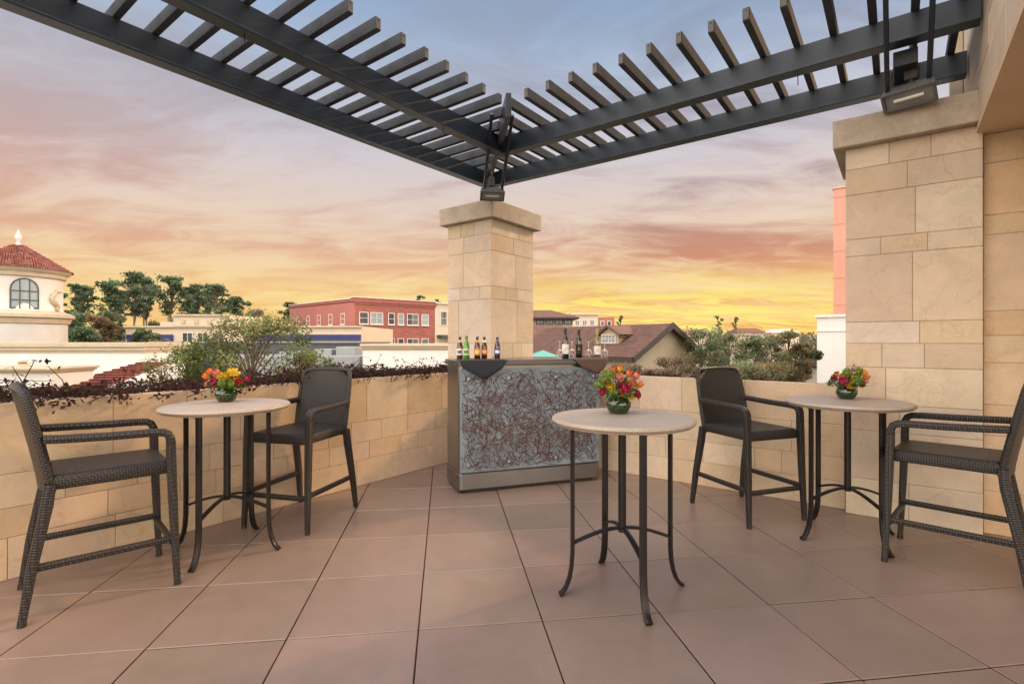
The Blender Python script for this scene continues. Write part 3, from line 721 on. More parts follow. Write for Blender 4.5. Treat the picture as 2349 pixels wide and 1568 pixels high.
vase('round green glass vase on the left wall-side table','bouquet with a tall purple spike on the left wall-side table',Vector((-2.20,3.94,1.071)),1.0,
 [(522,880),('rose',507,867,14,MG),('tulip',497,845,11,OR),('tulip',515,846,11,PK),('tulip',486,856,11,OR),('gerbera',549,848,15,YE),('rose',537,852,11,YE),('rose',558,866,10,RD),('hydrangea',528,868,13,GR),('hydrangea',545,872,11,GR),('thistle',493,833,9,PU),('rose',484,872,10,PK),('rose',525,853,11,YE),('tulip',570,862,9,MG)],2,[OR,PK,YE,GR,PL,GR])
vase('round green glass vase on the table by the large pillar','loose bouquet with green blooms on the table by the large pillar',Vector((2.705,4.14,1.071)),.95,
 [(1938,872),('rose',1918,861,12,MG),('hydrangea',1943,858,15,GR),('hydrangea',1925,842,13,GR),('hydrangea',1950,838,11,GR),('tulip',1972,853,11,OR),('tulip',1980,864,10,PK),('tulip',1960,843,10,YE),('rose',1962,868,11,PK),('rose',1945,873,9,PL),('thistle',1937,832,8,PU),('tulip',1907,846,9,OR),('rose',1932,868,11,YE),('thistle',1898,868,6,GR)],3,[GR,PK,YE,GR,PL,PL])
# ------------------------------------------------------------------ planter plants (stuff)
mb=MB(); r=random.Random(8)
for k in range(1900):
    u=r.uniform(-1.5,5.45); v=r.uniform(LV+.0,LV+.68); p=W(u,v,1.08); hmax=.13+.09*max(0,math.sin(u*2.1+1))+(.14 if r.random()<.08 else 0)
    h=r.uniform(.05,hmax); d=Vector((r.gauss(0,.13),r.gauss(0,.13),h)); 
    pts=[p,p+d*.5+Vector((r.gauss(0,.02),r.gauss(0,.02),.02)),p+d,p+d+Vector((r.gauss(0,.06),r.gauss(0,.06),-.01))]
    mb.tube(pts,[.004,.0035,.0025,.0015],4,0,(.08,.045,.034),cap=False)
    for q in range(r.randint(4,11)):
        t=r.uniform(.3,1); c=r.choice([(.04,.018,.022),(.055,.022,.024),(.03,.018,.016),(.075,.03,.028),(.06,.06,.025)])
        leaf(mb,p+d*t+Vector((r.gauss(0,.035),r.gauss(0,.035),r.gauss(0,.02))),.018,tuple(x*r.uniform(.7,1.5) for x in c),r,None,.6)
tag(mb.build('planter_plants',M['leaf']),'dark purple leafy ground cover and twigs along the left planter','plants',kind='stuff')
mb=MB()
for k in range(260):
    u=r.uniform(RW+.15,RW+.5); v=r.uniform(1.0,4.4); p=W(u,v,1.05); d=Vector((r.gauss(0,.12),r.gauss(0,.12),r.uniform(.05,.13)))
    mb.tube([p,p+d*.5,p+d],[.004,.003,.002],4,0,(.06,.035,.025),cap=False)
    for q in range(6): leaf(mb,p+d*r.uniform(.3,1)+Vector((r.gauss(0,.03),r.gauss(0,.03),0)),.02,tuple(x*r.uniform(.7,1.4) for x in (.055,.03,.022)),r)
tag(mb.build('planter_plants',M['leaf']),'low dark twigs behind the right wall','plants',kind='stuff')
# ------------------------------------------------------------------ trees
def tree(name,label,cat,base,ztop,rx,kind,cols,ls,nl,seed,group=None,ncl=14,zlow=None,thick=None,csf=1.0):
    r=random.Random(seed); base=Vector(base); H=ztop-base.z; e=empty(name,label,cat,base,0,group)
    tr=MB(); cr=MB(); tk=thick or H*.009
    bend=Vector((r.gauss(0,.03),r.gauss(0,.03),0))*H
    def tp(q): return base+ZZ*H*q+bend*math.sin(q*2.2)
    tr.tube([tp(q) for q in (0,.2,.4,.6,.8,.94)],[tk*1.3,tk,tk*.85,tk*.65,tk*.4,tk*.15],7)
    lo=(zlow-base.z)/H if zlow is not None else (.52 if kind=='pine' else .35)
    for k in range(ncl):
        f=((k+r.random())/ncl)
        if kind=='pine': f=f**.8
        q=lo+(1-lo)*f
        if kind=='pine': prof=(.45+.55*math.sin(math.pi*min(1,.1+.75*f)))*(1.0 if f<.8 else .7)*r.uniform(.6,1.15); a=r.uniform(0,6.28); rr=rx*prof*r.uniform(.1,1.0); cs=rx*r.uniform(.13,.34); fl=r.uniform(.45,.8)
        else: prof=math.sqrt(max(.05,1-(2*f-1)**2)); a=r.uniform(0,6.28); rr=rx*prof*math.sqrt(r.random())*.9; cs=rx*r.uniform(.25,.48)*csf; fl=.8
        c=tp(min(q,.97))+Vector((math.cos(a)*rr,math.sin(a)*rr,0))
        if c.z+cs*fl>ztop: c.z=ztop-cs*fl
        tr.tube([tp(max(.1,q-.1)),(tp(q-.04)+c)/2-ZZ*.02*H*.2,c],[tk*.4,tk*.28,tk*.1],5,cap=False)
        sh=r.uniform(.6,1.3); bc=r.choice(cols)
        nn_=int(nl*(cs/(rx*.3))**1.5) if kind=='pine' else nl
        for i in range(nn_):
            d=Vector((r.gauss(0,1),r.gauss(0,1),r.gauss(0,1))).normalized(); m=r.uniform(.2,1.05)**.6
            if r.random()<.25: m*=r.uniform(1.1,1.7)
            lit=.65+.45*(d.z*.5+.5)  # light from above painted into leaf colour, paler on clump tops
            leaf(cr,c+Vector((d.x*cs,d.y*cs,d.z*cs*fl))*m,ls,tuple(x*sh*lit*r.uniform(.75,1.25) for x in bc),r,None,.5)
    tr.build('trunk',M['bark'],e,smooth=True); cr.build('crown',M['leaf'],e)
PG=[(.115,.17,.095),(.135,.19,.105),(.10,.15,.09)]
pines=[(162,645,56,1.2,755,'behind the white tower'),(196,652,64,1.4,740,'second from the white tower'),(238,638,60,1.7,745,'with a broad crown, third from the tower'),(268,662,66,1.4,735,'short and set back, left of the tallest'),(292,620,58,1.8,725,'tallest of the row left of centre'),(328,632,66,1.7,715,'just right of the tallest one'),(352,648,70,1.6,725,'set back, left of the wide-crowned one'),(384,628,60,2.0,725,'with the widest crown in the row'),(414,652,68,1.6,730,'half hidden behind the wide-crowned one'),(448,648,60,1.6,735,'slender, next to the dense right-hand one'),(472,662,70,1.5,730,'set back behind the dense right-hand one'),(496,650,60,1.9,735,'dense, near the right end of the row'),(548,677,66,1.4,722,'small and thin, right of the main row'),(652,690,75,1.3,735,'small and thin, beside the red brick building')]
for k,(px,py,Y,rx,zl,wh) in enumerate(pines):
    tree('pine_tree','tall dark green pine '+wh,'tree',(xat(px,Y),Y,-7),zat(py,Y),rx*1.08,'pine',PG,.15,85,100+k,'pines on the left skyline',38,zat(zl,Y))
for k,(px,py,Y,rx,cols,lb) in enumerate([(190,716,48,1.4,[(.15,.20,.10)],'round green tree beside the white tower'),(232,722,44,1.3,[(.25,.155,.09),(.20,.16,.09)],'reddish brown bushy tree below the pines'),(268,712,52,1.4,[(.14,.19,.10)],'dense dark tree below the third pine'),(318,752,42,.7,[(.13,.19,.08)],'small pointed green tree before the cream building'),(365,763,42,.8,[(.16,.18,.09)],'low round bush before the cream building'),(585,708,56,1.5,[(.17,.17,.10)],'thin olive tree left of the red brick building'),(340,735,50,1.2,[(.16,.17,.10)],'small bushy tree under the tallest pine'),(420,726,54,1.5,[(.14,.17,.10)],'small bushy tree behind the cream building'),(475,728,56,1.4,[(.13,.16,.10)],'small bushy tree right of the stepped cream parapet'),(182,748,40,1.0,[(.12,.17,.09)],'low green bush at the foot of the white tower')]):
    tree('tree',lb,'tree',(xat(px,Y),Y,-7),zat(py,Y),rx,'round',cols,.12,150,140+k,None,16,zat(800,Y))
OL=[(.20,.225,.075),(.165,.195,.065),(.24,.24,.085),(.14,.175,.06)]
tree('olive_tree','large airy olive green tree behind the left planter','tree',(xat(590,11),11,-7),zat(716,11),1.35,'round',OL,.034,150,171,None,50,zat(905,11),.05,.58)
tree('olive_tree','smaller airy olive tree left of the large one, behind the planter','tree',(xat(435,10.5),10.5,-7),zat(785,10.5),.9,'round',OL,.034,140,172,None,28,zat(900,10.5),.04,.7)
tree('olive_tree','low airy olive bush right of the large one, behind the planter','tree',(xat(725,12),12,-7),zat(795,12),.6,'round',OL,.036,120,173,None,14,zat(870,12),.04,.9)
GT=[(.185,.215,.115),(.155,.19,.10),(.21,.225,.125)]
RT=[(1600,750,21,1.25,GT,'grey green tree beside the gabled house'),(1665,760,26,1.4,GT,'broad grey green tree, second from the gabled house'),(1730,766,19,1.1,GT,'darker round tree in the middle of the right-hand trees'),(1795,754,24,1.2,[(.27,.21,.085),(.19,.19,.09)],'yellowish brown tree near the white building'),(1845,776,20,.7,[(.22,.15,.08),(.17,.17,.09)],'small rusty tree next to the white building'),(1575,808,14,.7,[(.19,.17,.11),(.21,.145,.095)],'low twiggy shrub below the gable'),(1690,818,13,.75,GT,'low grey green shrub above the right wall'),(1790,822,13,.7,[(.23,.18,.09)],'low brownish shrub above the right wall near the pillar'),(1440,826,14,.7,[(.19,.155,.1),(.21,.14,.09)],'twiggy brown shrub behind the right end of the bar'),(1520,832,13,.5,[(.21,.16,.11)],'small twiggy shrub left of the low gable shrub')]
for k,(px,py,Y,rx,cols,lb) in enumerate(RT):
    tree('tree' if k<5 else 'shrub',lb,'tree' if k<5 else 'shrub',(xat(px,Y),Y,-7),zat(py,Y),rx,'round',cols,.055 if Y>18 else .032,130 if k<5 else 80,200+k,None,34 if k<5 else 20,zat(875,Y),.05,.62)
for k,(px,py,Y,lb) in enumerate([(1424,722,120,'tiny far pine right of the pale building'),(1638,722,130,'tiny far pine, left of the pair over the trees'),(1689,724,130,'tiny far pine, right of the pair over the trees'),(966,674,90,'far pine top peeking over the red brick building'),(1008,682,95,'far pine top over the cream building')]):
    tree('pine_tree',lb,'tree',(xat(px,Y),Y,-7),zat(py,Y),1.2,'pine',PG,.2,30,230+k,None,16,zat(762 if k<3 else 715,Y))
mb=MB(); r=random.Random(77)
for k in range(300):
    px=-500+k*11+r.uniform(-5,5); Y=r.uniform(150,230); top=r.uniform(757,772); c=at(px,top,Y); cs=r.uniform(3,6); c.z-=cs*.7
    sh=r.uniform(.8,1.2); bc=r.choice([(.14,.15,.11),(.16,.15,.11),(.12,.14,.10)])
    for i in range(55):
        d=Vector((r.gauss(0,1),r.gauss(0,1),r.gauss(0,1))).normalized()*r.uniform(.5,1.05); leaf(mb,c+Vector((d.x*cs*1.3,d.y*cs,d.z*cs*.8)),.9,tuple(x*sh*r.uniform(.7,1.25) for x in bc),r)
    for i in range(12): leaf(mb,Vector((c.x+r.uniform(-5,5),c.y,r.uniform(-7,c.z))),2,tuple(x*sh*.8 for x in bc),r,Vector((0,-1,.3)))
tag(mb.build('far_woodland',M['leaf']),'distant band of woodland along the horizon','woodland',kind='stuff')
# ------------------------------------------------------------------ background buildings
class Fc:
    def __init__(s,O,a): 
        s.O=Vector(O); s.a=Vector((a[0],a[1],0)).normalized(); s.n=Vector((s.a.y,-s.a.x,0))
    def box(s,mb,x0,x1,z0,z1,d0,d1,mi=0,col=None): mb.obox(s.O,s.a,s.n,ZZ,x0,x1,d0,d1,z0,z1,mi,col)
    def window(s,par,x0,x1,z0,z1,fr,gl,bars=(1,1),t=.07,sill=None,nm='window'):
        b=MB(); s.box(b,x0-t,x1+t,z1,z1+t,.0,.07); s.box(b,x0-t,x1+t,z0-t,z0,.0,.07); s.box(b,x0-t,x0,z0,z1,.0,.065); s.box(b,x1,x1+t,z0,z1,.0,.065)
        for k in range(1,bars[0]): x=x0+(x1-x0)*k/bars[0]; s.box(b,x-t*.35,x+t*.35,z0,z1,.03,.06)
        for k in range(1,bars[1]): z=z0+(z1-z0)*k/bars[1]; s.box(b,x0,x1,z-t*.3,z+t*.3,.03,.058)
        w=b.build(nm,fr,par)
        b=MB(); s.box(b,x0,x1,z0,z1,.01,.022); b.build('pane',gl,w)
        if sill: b=MB(); s.box(b,x0-t*1.6,x1+t*1.6,z0-t*2,z0-t,.0,.14); b.build('sill',sill,w)
# --- white tower
Y=30; tx=xat(42,Y); tw=empty('white_tower','white round tower with red clay tile roof at the left edge','tower',(tx,Y,-7))
C=Vector((tx,Y,0)); dirc=math.atan2(-Y,-tx)
ppm=F/(Vector((tx,Y)).length*(Y/Vector((tx,Y)).length)**2)
rp=lambda p:p/ppm
z=lambda py:zat(py,Y)
b=MB(); b.lathe([(rp(108),z(715)),(rp(108),z(640)),(rp(110),z(638))],64,C); b.lathe([(rp(120),-7),(rp(120),z(742)),(rp(121),z(741))],64,C); b.build('drum',M['white'],tw,smooth=True)
b=MB(); b.lathe([(rp(108),z(640)),(rp(116),z(638)),(rp(118),z(630)),(rp(126),z(627)),(rp(130),z(620)),(rp(108),z(620))],64,C); b.build('eave_moulding',M['trim'],tw,smooth=True)
b=MB(); b.lathe([(rp(118),z(744)),(rp(126),z(742)),(rp(130),z(732)),(rp(138),z(729)),(rp(138),z(722)),(rp(112),z(714)),(rp(107),z(714))],64,C); b.build('ledge',M['trim'],tw,smooth=True)
b=MB(); n=120; rowsn=12; r=random.Random(4)
for k in range(rowsn):
    q0=k/rowsn;q1=(k+1)/rowsn
    r0=rp(133)*(1-q0)+rp(12)*q0; r1=rp(133)*(1-q1)+rp(12)*q1; z0=z(622)+(z(563)-z(622))*q0; z1=z(622)+(z(563)-z(622))*q1
    m=max(16,int(n*(1-q0*.8)))//2*2
    for i in range(m):
        a0=2*math.pi*i/m;a1=2*math.pi*(i+1)/m; am=(a0+a1)/2; k_=r.uniform(.7,1.3)
        def P(a,rr,zz): return C+Vector((math.cos(a)*rr,math.sin(a)*rr,zz))
        cc=(k_,k_,k_)
        b.rows([[P(a0,r0+.03,z0),P(am,r0+.03,z0+.09),P(a1,r0+.03,z0)],[P(a0,r1,z1),P(am,r1,z1+.05),P(a1,r1,z1)]],False,0,cc)
b.build('roof',M['clay'],tw)
b=MB(); b.lathe([(rp(12),z(566)),(rp(7),z(560)),(rp(3.5),z(556)),(rp(6),z(550)),(rp(9),z(545)),(rp(8),z(540)),(rp(4),z(536)),(rp(2),z(530)),(0,z(525))],20,C); b.build('finial',M['white'],tw,smooth=True)
def cyl(a,rr,zz): return C+Vector((math.cos(dirc+a)*rr,math.sin(dirc+a)*rr,zz))
rw_=rp(108)
wa=math.asin((56-42)/108); hw=math.asin(33/108)*.98
def archpts(s):
    P=[(wa-hw*s,z(711)+(1-s)*.3),(wa-hw*s,z(668))]
    for k in range(9):
        t=math.pi*(1-k/8); P.append((wa+hw*s*math.cos(t),z(668)+math.sin(t)*(z(643)-z(668))*s))
    P+= [(wa+hw*s,z(711)+(1-s)*.3)]
    return P
o1,o2=archpts(1),archpts(.88)
b=MB(); rw=[[cyl(p[0],rw_+.06,p[1]) for p in (o1[k],o2[k])] for k in range(len(o1))]; b.rows(rw); b.face([cyl(wa-hw,rw_+.06,z(711)),cyl(wa+hw,rw_+.06,z(711)),cyl(wa+hw,rw_+.06,z(708)),cyl(wa-hw,rw_+.06,z(708))])
for a_ in (-.33,.33): b.face([cyl(wa+hw*a_-.012,rw_+.055,z(711)),cyl(wa+hw*a_+.012,rw_+.055,z(711)),cyl(wa+hw*a_+.012,rw_+.055,z(648)),cyl(wa+hw*a_-.012,rw_+.055,z(648))])
for zz in (692,672):
    pts0=[]
    for k in range(7): pts0.append([cyl(wa-hw*.9+hw*1.8*k/6,rw_+.056,z(zz)-.03),cyl(wa-hw*.9+hw*1.8*k/6,rw_+.056,z(zz)+.03)])
    b.rows(pts0)
wn=b.build('window',M['gframe'],tw)
b=MB(); pl=[cyl(p[0],rw_+.03,p[1]) for p in o2]; cpt=cyl(wa,rw_+.03,z(690))
for k in range(len(pl)): b.face([pl[k],pl[(k+1)%len(pl)],cpt])
b.build('pane',M['palegl'],wn)
sa=math.asin(83/108); pts=[];rr=[]
for k in range(26):
    q=k/25; zz=z(714)+(z(668)-z(714))*q; off=.13*math.sin(q*6.6+.4)*(1-.3*q)
    if q<.2: off+=.10*math.cos(q*20)
    pts.append(cyl(sa+off,rw_+.03,zz)); rr.append(.05+.12*math.sin(math.pi*q)+.03*(q>.75))
b=MB(); b.tube(pts,rr,8); b.tube([pts[-1],pts[-1]-ZZ*.05+(pts[-1]-C).normalized()*.02+Vector((.25,.1,0))],[.12,.05],8)
b.build('carved_relief',M['trim'],tw,smooth=True)
# --- parapets left
def wallbox(name,label,cat,px0,px1,py0,py1,Y,thick,m,mt=None,zb=-7,th=None):
    e=empty(name,label,cat,(xat((px0+px1)/2,Y),Y,zb))
    x0,x1=xat(px0,Y),xat(px1,Y); zt=zat(py0,Y); b=MB(); b.box(x0,x1,Y,Y+thick,zb,zt-(.12 if mt else 0)); b.build('wall',m,e)
    if mt:
        h=th or .3; b=MB(); b.box(x0-.1,x1+.1,Y-.16,Y+thick+.1,zt-h*.45,zt); b.box(x0-.06,x1+.06,Y-.09,Y+thick+.06,zt-h*.8,zt-h*.45-.002); b.box(x0-.03,x1+.03,Y-.04,Y+thick+.03,zt-h,zt-h*.8-.002); b.build('cornice',mt,e,bevel=.02)
    return e
wallbox('white_building','long white parapet with cream cornice below the tower','building',-250,330,785,870,22,3,M['white'],M['trim'],th=.45)
wallbox('white_building','white walled roof parapet with cornice left of the pillar','building',832,1120,788,870,24,6,M['white'],M['trim'],th=.3)
wallbox('white_building','lower white wall with the ball finial at left','building',-200,118,842,900,12,1.2,M['white'],M['trim'],th=.14)
e=empty('ball_finial','white stone ball on pedestal on the lower left wall','finial',at(52,842,12.3)); c=at(52,842,12.3)
b=MB(); b.lathe([(.16,0),(.16,.05),(.1,.07),(.08,.10),(.12,.11)],20,c); b.build('pedestal',M['trim'],e,smooth=True)
b=MB(); b.lathe([(.11*math.sin(math.pi*k/12),.20-.11*math.cos(math.pi*k/12)) for k in range(13)],20,c); b.build('ball',M['white'],e,smooth=True)
# near red roof
e=empty('tiled_roof_building','low building with red barrel tile roof behind the left planter','building',(xat(250,13),14,-7))
x0,x1=xat(120,12.5),xat(372,14.5); yr,ye=15.2,12.0; zr,ze=zat(834,15),zat(905,12)
b=MB(); nc=34; r=random.Random(6); nr=12
for j in range(nr):
    q0=j/nr;q1=(j+1)/nr
    for i in range(nc):
        def P(s,q,h): 
            xx=x0+(x1-x0)*s; xx=(x0+x1)/2+(xx-(x0+x1)/2)*(1-.38*q); return Vector((xx,ye+(yr-ye)*q,ze+(zr-ze)*q+h))
        k_=r.uniform(.7,1.35); b.rows([[P((i)/nc,q0,.02),P((i+.25)/nc,q0,.09),P((i+.5)/nc,q0,.09),P((i+.75)/nc,q0,.02),P((i+1)/nc,q0,.02)],[P((i)/nc,q1,0),P((i+.25)/nc,q1,.05),P((i+.5)/nc,q1,.05),P((i+.75)/nc,q1,0),P((i+1)/nc,q1,0)]],False,0,(k_,k_,k_))
b.build('roof',M['clay'],e)
b=MB(); b.box(x0+.2,x1-.2,ye+.2,yr+2,-7,ze-.05); b.build('wall',M['white'],e)
# grey rooftop building
e=empty('grey_building','dark grey flat roofed building with roof units behind the olive tree','building',(xat(590,32),32,-7))
Y=32; b=MB(); b.box(xat(345,Y),xat(826,Y),Y,Y+8,-7,zat(786,Y)); b.build('wall',M['darkgrey'],e)
b=MB(); b.box(xat(343,Y),xat(828,Y),Y-.15,Y+8.1,zat(786,Y)+.002,zat(783,Y)); b.build('coping',M['grey'],e)
b=MB(); b.box(xat(330,26),xat(826,26),26,31.9,-7,zat(818,26)); b.build('lower_roof',M['grey'],e)
for px0,px1,py in ((352,400,800),(640,700,806),(720,760,800),(770,815,795)):
    b=MB(); b.box(xat(px0,29),xat(px1,29),29,30.5,zat(818,26)-.1,zat(py,29)); b.build('roof_unit',M['grey'],e,bevel=.05)
# cream retail building
e=empty('cream_building','long low cream building with blue band and stepped parapet','building',(xat(560,46),46,-7)); Y=46
fc=Fc((xat(288,Y),Y,0),(1,0)); P=lambda px:xat(px,Y)-xat(288,Y); z=lambda py:zat(py,Y)
b=MB(); fc.box(b,0,P(830),-7,z(748),-12,0); fc.box(b,P(402),P(530),z(748),z(722),-6,.25); fc.box(b,P(530),P(600),z(748),z(735),-6,.15); fc.box(b,P(370),P(402),z(748),z(738),-6,.15); b.build('wall',M['cream'],e)
b=MB(); fc.box(b,-.1,P(832),z(751),z(747),.02,.2); fc.box(b,P(400),P(532),z(725),z(721),.26,.42); b.build('cornice',M['trim'],e)
for a_,c_ in ((292,398),(565,828)):
    b=MB(); fc.box(b,P(a_),P(c_),z(779),z(767),.02,.16); b.build('blue_band',M['blue'],e)
    b=MB(); fc.box(b,P(a_),P(c_),z(786),z(780),.01,.05); b.build('shop_glazing',M['glass'],e)
for px in (420,455,490): fc.window(e,P(px),P(px+22),z(785),z(764),M['wframe'],M['glass'],(2,1))
for k,(px) in enumerate((420,450,480,510)):
    b=MB(); fc.box(b,P(px),P(px)+.35,z(742),z(742)+.35,.255,.32); b.build('tile_ornament',M['trim'],e)
# brick building
e=empty('brick_building','three storey red brick building with ornate front left of the pillar','building',(xat(815,60),60,-7))
c0=Vector((xat(815,60),60,0)); c1=Vector((xat(665,71.8),71.8,0)); c2=Vector((xat(997,67.2),67.2,0)); c3=c1+(c2-c0); zt=zat(682,60)
b=MB(); b.prism([c0,c2,c3,c1],-7,zt-.5); 
b.build('wall',M['brick'],e)
fl=Fc(c1,c0-c1); fr=Fc(c0,c2-c0); Ll=(c0-c1).length; Lr=(c2-c0).length
b=MB(); fl.box(b,0,Ll-.02,-7,zt-.55,.003,.05); b.build('side_render',M['redwall'],e)
b=MB(); fr.box(b,-.25,Lr+.2,zt-.5,zt,-.6,.2); fr.box(b,-.15,Lr+.1,zt-.75,zt-.52,.0,.1); fl.box(b,0,Ll-.62,zt-.45,zt-.12,-.5,.12); b.build('parapet',M['brick'],e)
b=MB(); fr.box(b,-.3,Lr+.25,zt+.002,zt+.10,-.65,.28); fl.box(b,-.1,Ll-.7,zt-.118,zt-.03,-.55,.2); b.build('coping',M['wframe'],e)
zw0,zw1=zat(741,60),zat(716,60)
for k,(x,w) in enumerate(((.55,1.0),(1.95,1.5),(4.3,.7),(5.6,.7),(6.9,1.5),(9.0,.9))):
    if x+w<Lr: 
        for dz in (0,-3.1): fr.window(e,x,x+w,zw0+dz,zw1+dz,M['wframe'],M['palegl'] if (k%2 and dz==0) else M['glass'],(2 if w>1.4 else 1,2),.08,M['wframe'])
for k in range(4):
    x=.6+k*2.5; zz=zat(704,60)
    b=MB()
    A=[fr.O+fr.a*(x+1+q[0])+ZZ*(zz+q[1])+fr.n*.02 for q in ((-.7,0),(0,.35),(.7,0),(0,-.35))]
    for i in range(4): b.tube([A[i],A[(i+1)%4]],.035,4)
    fr.box(b,x,x+2,zz-.52,zz-.47,.0,.05); b.build('brick_ornament',M['brickpale'],e)
    b=MB(); 
    A=[fr.O+fr.a*(x+1+q[0])+ZZ*(zw0-1.0+q[1])+fr.n*.02 for q in ((-.6,0),(0,.32),(.6,0),(0,-.32))]
    for i in range(4): b.tube([A[i],A[(i+1)%4]],.035,4)
    b.build('brick_ornament',M['brickpale'],e)
for x in (2.2,5.2,8.2,11.2,14.2): 
    for dz in (0,-3.1): fl.window(e,x,x+.8,zw0+dz,zw1-.1+dz,M['wframe'],M['glass'],(1,2),.10,M['wframe'])
# cream block right of brick
e=empty('cream_building','cream block with grey awning between the brick building and the pillar','building',(xat(1015,69),69,-7))
d=(c2-c0).normalized(); q0=c2+d*.05; q1=q0+d*9; nrm=Vector((-d.y,d.x,0))
b=MB(); b.prism([q0,q1,q1+nrm*8,q0+nrm*8],-7,zat(697,68)); b.build('wall',M['cream'],e)
f3=Fc(q0,d); b=MB(); f3.box(b,-.02,9.2,zat(697,68)+.002,zat(694,68),-8,.25); b.build('cornice',M['wframe'],e)
b=MB(); f3.box(b,.3,4,zat(774,68),zat(768,68),.0,1.2); b.build('awning',M['darkgrey'],e)
for x in (.9,3.2): f3.window(e,x,x+.9,zat(745,68),zat(715,68),M['wframe'],M['glass'],(1,2),.1)
# flag
fp=f3.O+f3.a*2.2+f3.n*.02+ZZ*zat(722,68)
e=empty('flag','striped flag with blue corner hanging on the cream block','flag',fp)
b=MB(); tipf=fp+f3.n*1.2+ZZ*.9; b.tube([fp,tipf],.035,6); b.build('flagpole',M['wframe'],e)
b=MB(); 
for i in range(13):
    for j in range(4):
        def Q(a,bq): return tipf-ZZ*(.05+1.5*bq)+Vector((-.05+.62*a,-.04+.06*math.sin(a*9+bq*3),.0))-ZZ*.12*a
        a0,a1,b0,b1=i/13,(i+1)/13,j/4,(j+1)/4
        mi=2 if (i<7 and j<2) else (0 if i%2==0 else 1)
        b.face([Q(a0,b0),Q(a1,b0),Q(a1,b1),Q(a0,b1)],mi)
b.build('cloth',[flat('flag_red',(.45,.03,.04)),flat('flag_white',(.75,.75,.75)),flat('flag_blue',(.03,.05,.2))],e)
def hip(b,x0,x1,y0,y1,z0,z1,inx,iny):
    P=[(x0,y0,z0),(x1,y0,z0),(x1,y1,z0),(x0,y1,z0)]; T=[(x0+inx,y0+iny,z1),(x1-inx,y0+iny,z1),(x1-inx,y1-iny,z1),(x0+inx,y1-iny,z1)]
    for k in range(4): b.face([P[k],P[(k+1)%4],T[(k+1)%4],T[k]])
    b.face(T); b.face(P[::-1])
# pagoda roofed house
e=empty('tiered_house','cream house with two tier brown roof right of the corner pillar','house',(xat(1255,38),40,-7)); Y=38; z=lambda py:zat(py,Y); X=lambda px:xat(px,Y)
b=MB(); hip(b,X(1150),X(1328),Y,Y+6,z(727),z(707),1.9,2.2); b.build('roof',M['shingle'],e)
b=MB(); b.box(X(1150),X(1329),Y-.05,Y+6.05,z(731),z(727)-.003); b.build('fascia',M['timber'],e)
b=MB(); b.box(X(1165),X(1316),Y+.5,Y+5.5,-7,z(731)-.004); b.build('wall',M['tan'],e)
f4=Fc((X(1165),Y+.5,0),(1,0))
for px in (1232,1254,1276,1297): f4.window(e,X(px)-X(1165),X(px+15)-X(1165),z(742),z(733),M['timber'],M['palegl'],(2,1),.05)
b=MB(); hip(b,X(1140),X(1300),Y-2.5,Y+.45,z(772),z(747),.3,1.45); b.build('lower_roof',M['shingle'],e)
# pale far building
e=empty('pale_building','pale pink flat roofed building far behind the brown roofs','building',(xat(1360,95),95,-7)); Y=95; f5=Fc((xat(1312,Y),Y,0),(1,0)); P=lambda px:xat(px,Y)-xat(1312,Y); z=lambda py:zat(py,Y)
b=MB(); f5.box(b,0,P(1372),-7,z(722),-12,0); b.build('wall',M['cream'],e)
b=MB(); f5.box(b,P(1372)+.01,P(1410),-7,z(727),-12,-.2); b.build('brick_wing',M['redwall'],e)
b=MB(); f5.box(b,-.2,P(1374),z(722)+.002,z(718),-12,.4); b.build('cornice',M['cream'],e)
for px in (1320,1337,1354): f5.window(e,P(px),P(px+8),z(746),z(735),M['wframe'],M['glass'],(2,1),.12)
for px in (1378,1394): f5.window(e,P(px),P(px+7),z(746),z(737),M['wframe'],M['glass'],(1,1),.12)
# gabled house with dormer
P1=Vector((6.32,21,2.23)); rd=Vector((-.587,.81,0)).normalized(); pp=Vector((-.81,-.587,0)).normalized(); RL=7.6
e=empty('gabled_house','brown roofed house with small dormer and tan gable behind the bar','house',(P1.x,P1.y+2,-7))
dw=2.35; dh=1.35; b=MB()
def RP(t,o,z=0): return P1+rd*t+pp*o-ZZ*abs(o)*dh/dw+ZZ*z
nr=14
for sgn in (1,-1):
    for j in range(nr):
        o0=dw*j/nr;o1_=dw*(j+1)/nr
        b.face([RP(-.35,sgn*o0,.06),RP(RL,sgn*o0,.06),RP(RL,sgn*o1_,.085),RP(-.35,sgn*o1_,.085)])
        b.face([RP(-.35,sgn*o1_,.06),RP(RL,sgn*o1_,.06),RP(RL,sgn*o1_,.085),RP(-.35,sgn*o1_,.085)])
    b.face([RP(-.35,0,-.0),RP(RL,0,-.0),RP(RL,sgn*dw,-.0),RP(-.35,sgn*dw,-.0)])
b.build('roof',M['shingle'],e)
b=MB()
for sgn in (1,-1):
    q=[RP(-.38,0,.09),RP(-.38,sgn*(dw+.05),.09),RP(-.38,sgn*(dw+.05),-.13),RP(-.38,0,-.16)]; b.face(q); b.face([x+rd*.08 for x in q]); b.face([q[0],q[1],q[1]+rd*.08,q[0]+rd*.08]); b.face([q[3],q[2],q[2]+rd*.08,q[3]+rd*.08])
    b.face([RP(-.35,sgn*(dw+.01),.06),RP(RL,sgn*(dw+.01),.06),RP(RL,sgn*(dw+.01),-.12),RP(-.35,sgn*(dw+.01),-.12)])
b.build('barge_boards',M['timber'],e)
b=MB(); o=dw-.25
a1=RP(0,o,-.02);a2=RP(0,-o,-.02); lo1=Vector((a1.x,a1.y,-7));lo2=Vector((a2.x,a2.y,-7))
b.face([lo1,lo2,a2,RP(0,0,-.02),a1]); e1=RP(RL,o,-.02); b.face([lo1,a1,e1,Vector((e1.x,e1.y,-7))]); e2=RP(RL,-o,-.02); b.face([lo2,a2,e2,Vector((e2.x,e2.y,-7))])
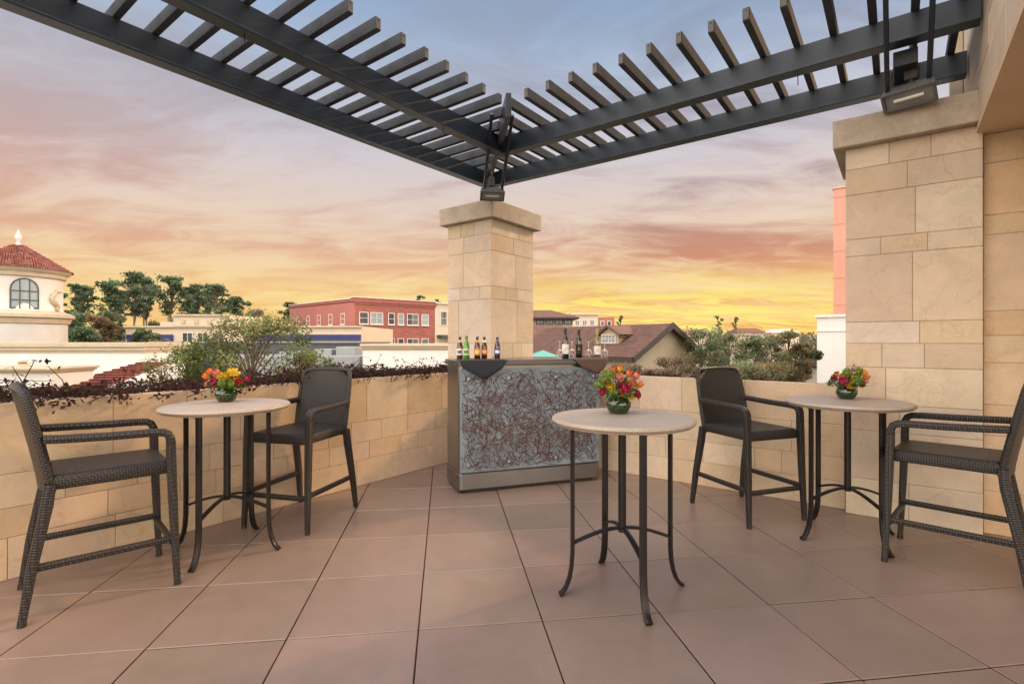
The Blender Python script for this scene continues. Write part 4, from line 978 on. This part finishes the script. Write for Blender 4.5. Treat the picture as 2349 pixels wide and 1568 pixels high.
b.build('wall',M['tan'],e)
dc=P1+rd*1.75+pp*1.35; zb=P1.z-1.35*dh/dw; dz=zb+.42
b=MB(); b.obox(Vector((dc.x,dc.y,0)),rd,pp,ZZ,-.5,.5,-.9,.12,zb-.15,dz); 
A=Vector((dc.x,dc.y,0))+pp*.12; b.face([A-rd*.5+ZZ*dz,A+rd*.5+ZZ*dz,A+ZZ*(dz+.28)])
b.build('dormer',M['tan'],e)
b=MB()
for sgn in (1,-1):
    q=[A+pp*.15+ZZ*(dz+.36),A+pp*.15+rd*sgn*.72+ZZ*(dz-.03),A-pp*1.3+rd*sgn*.72+ZZ*(dz-.03),A-pp*1.3+ZZ*(dz+.36)]; b.face(q); b.face([x-ZZ*.08 for x in q]); b.face([q[0],q[1],q[1]-ZZ*.08,q[0]-ZZ*.08])
b.build('dormer_roof',M['shingle'],e)
f6=Fc(A+rd*.36,-rd); f6.window(e,0,.72,zb+.04,dz-.06,M['wframe'],M['palegl'],(4,2),.035)
e=empty('green_roofed_building','low building with pale green metal roof beside the bar','building',(xat(1255,17),18,-7)); Y=17
b=MB(); hip(b,xat(1215,Y),xat(1285,Y),Y,Y+2,zat(818,Y),zat(804,Y),.5,.8); b.build('roof',M['copper'],e)
b=MB(); b.box(xat(1218,Y),xat(1282,Y),Y+.1,Y+1.9,-7,zat(818,Y)-.003); b.build('wall',M['white'],e)
# pink tall and white building near right pillar (aligned with the terrace walls)
def slab(nm,mt,e,px,Y,w,dp,z0,z1,o=0):
    p=Vector((xat(px,Y),Y,0)); b=MB(); b.obox(p,-VV,U,ZZ,-o,w+o,-o,dp+o,z0,z1); return b.build(nm,mt,e)
Y=42; e=empty('pink_building','tall salmon pink building edge left of the large pillar','building',(xat(1912,Y),Y,-7))
slab('wall',M['pink'],e,1912,Y,9,10,-7,zat(434,Y)); slab('coping',M['trim'],e,1912,Y,9,10,zat(434,Y)+.002,zat(430,Y),.08)
for k in range(5):
    zz=zat(700,Y)+k*2.2; slab('string_course',M['pink'],e,1912,Y,9,10,zz,zz+.12,.03)
Y=22; e=empty('white_building','narrow white building with cornice beside the large pillar','building',(xat(1874,Y),Y,-7))
slab('wall',M['white'],e,1874,Y,6,6,-7,zat(728,Y)); slab('cornice',M['white'],e,1874,Y,6,6,zat(728,Y)+.002,zat(722,Y),.08); slab('string_course',M['white'],e,1874,Y,6,6,zat(760,Y),zat(757,Y),.04)
# far roofs over the trees
for k,(px0,px1,py0,py1,Y,mm,lb) in enumerate([(1690,1760,752,768,110,'shingle','far low house with grey brown roof, left one over the trees'),(1770,1838,754,768,120,'cream','far low house with pale roof, right one over the trees'),(1560,1630,756,768,125,'redwall','far reddish roofed house beside the gable peak')]):
    e=empty('house',lb,'house',(xat((px0+px1)/2,Y),Y,-7)); b=MB(); hip(b,xat(px0,Y),xat(px1,Y),Y,Y+6,zat((py0+py1)/2+2,Y),zat(py0,Y),1.2,2.6); b.build('roof',M[mm],e)
    b=MB(); b.box(xat(px0+3,Y),xat(px1-3,Y),Y+.4,Y+5.6,-7,zat((py0+py1)/2+2,Y)-.02); b.build('wall',M['cream'],e)
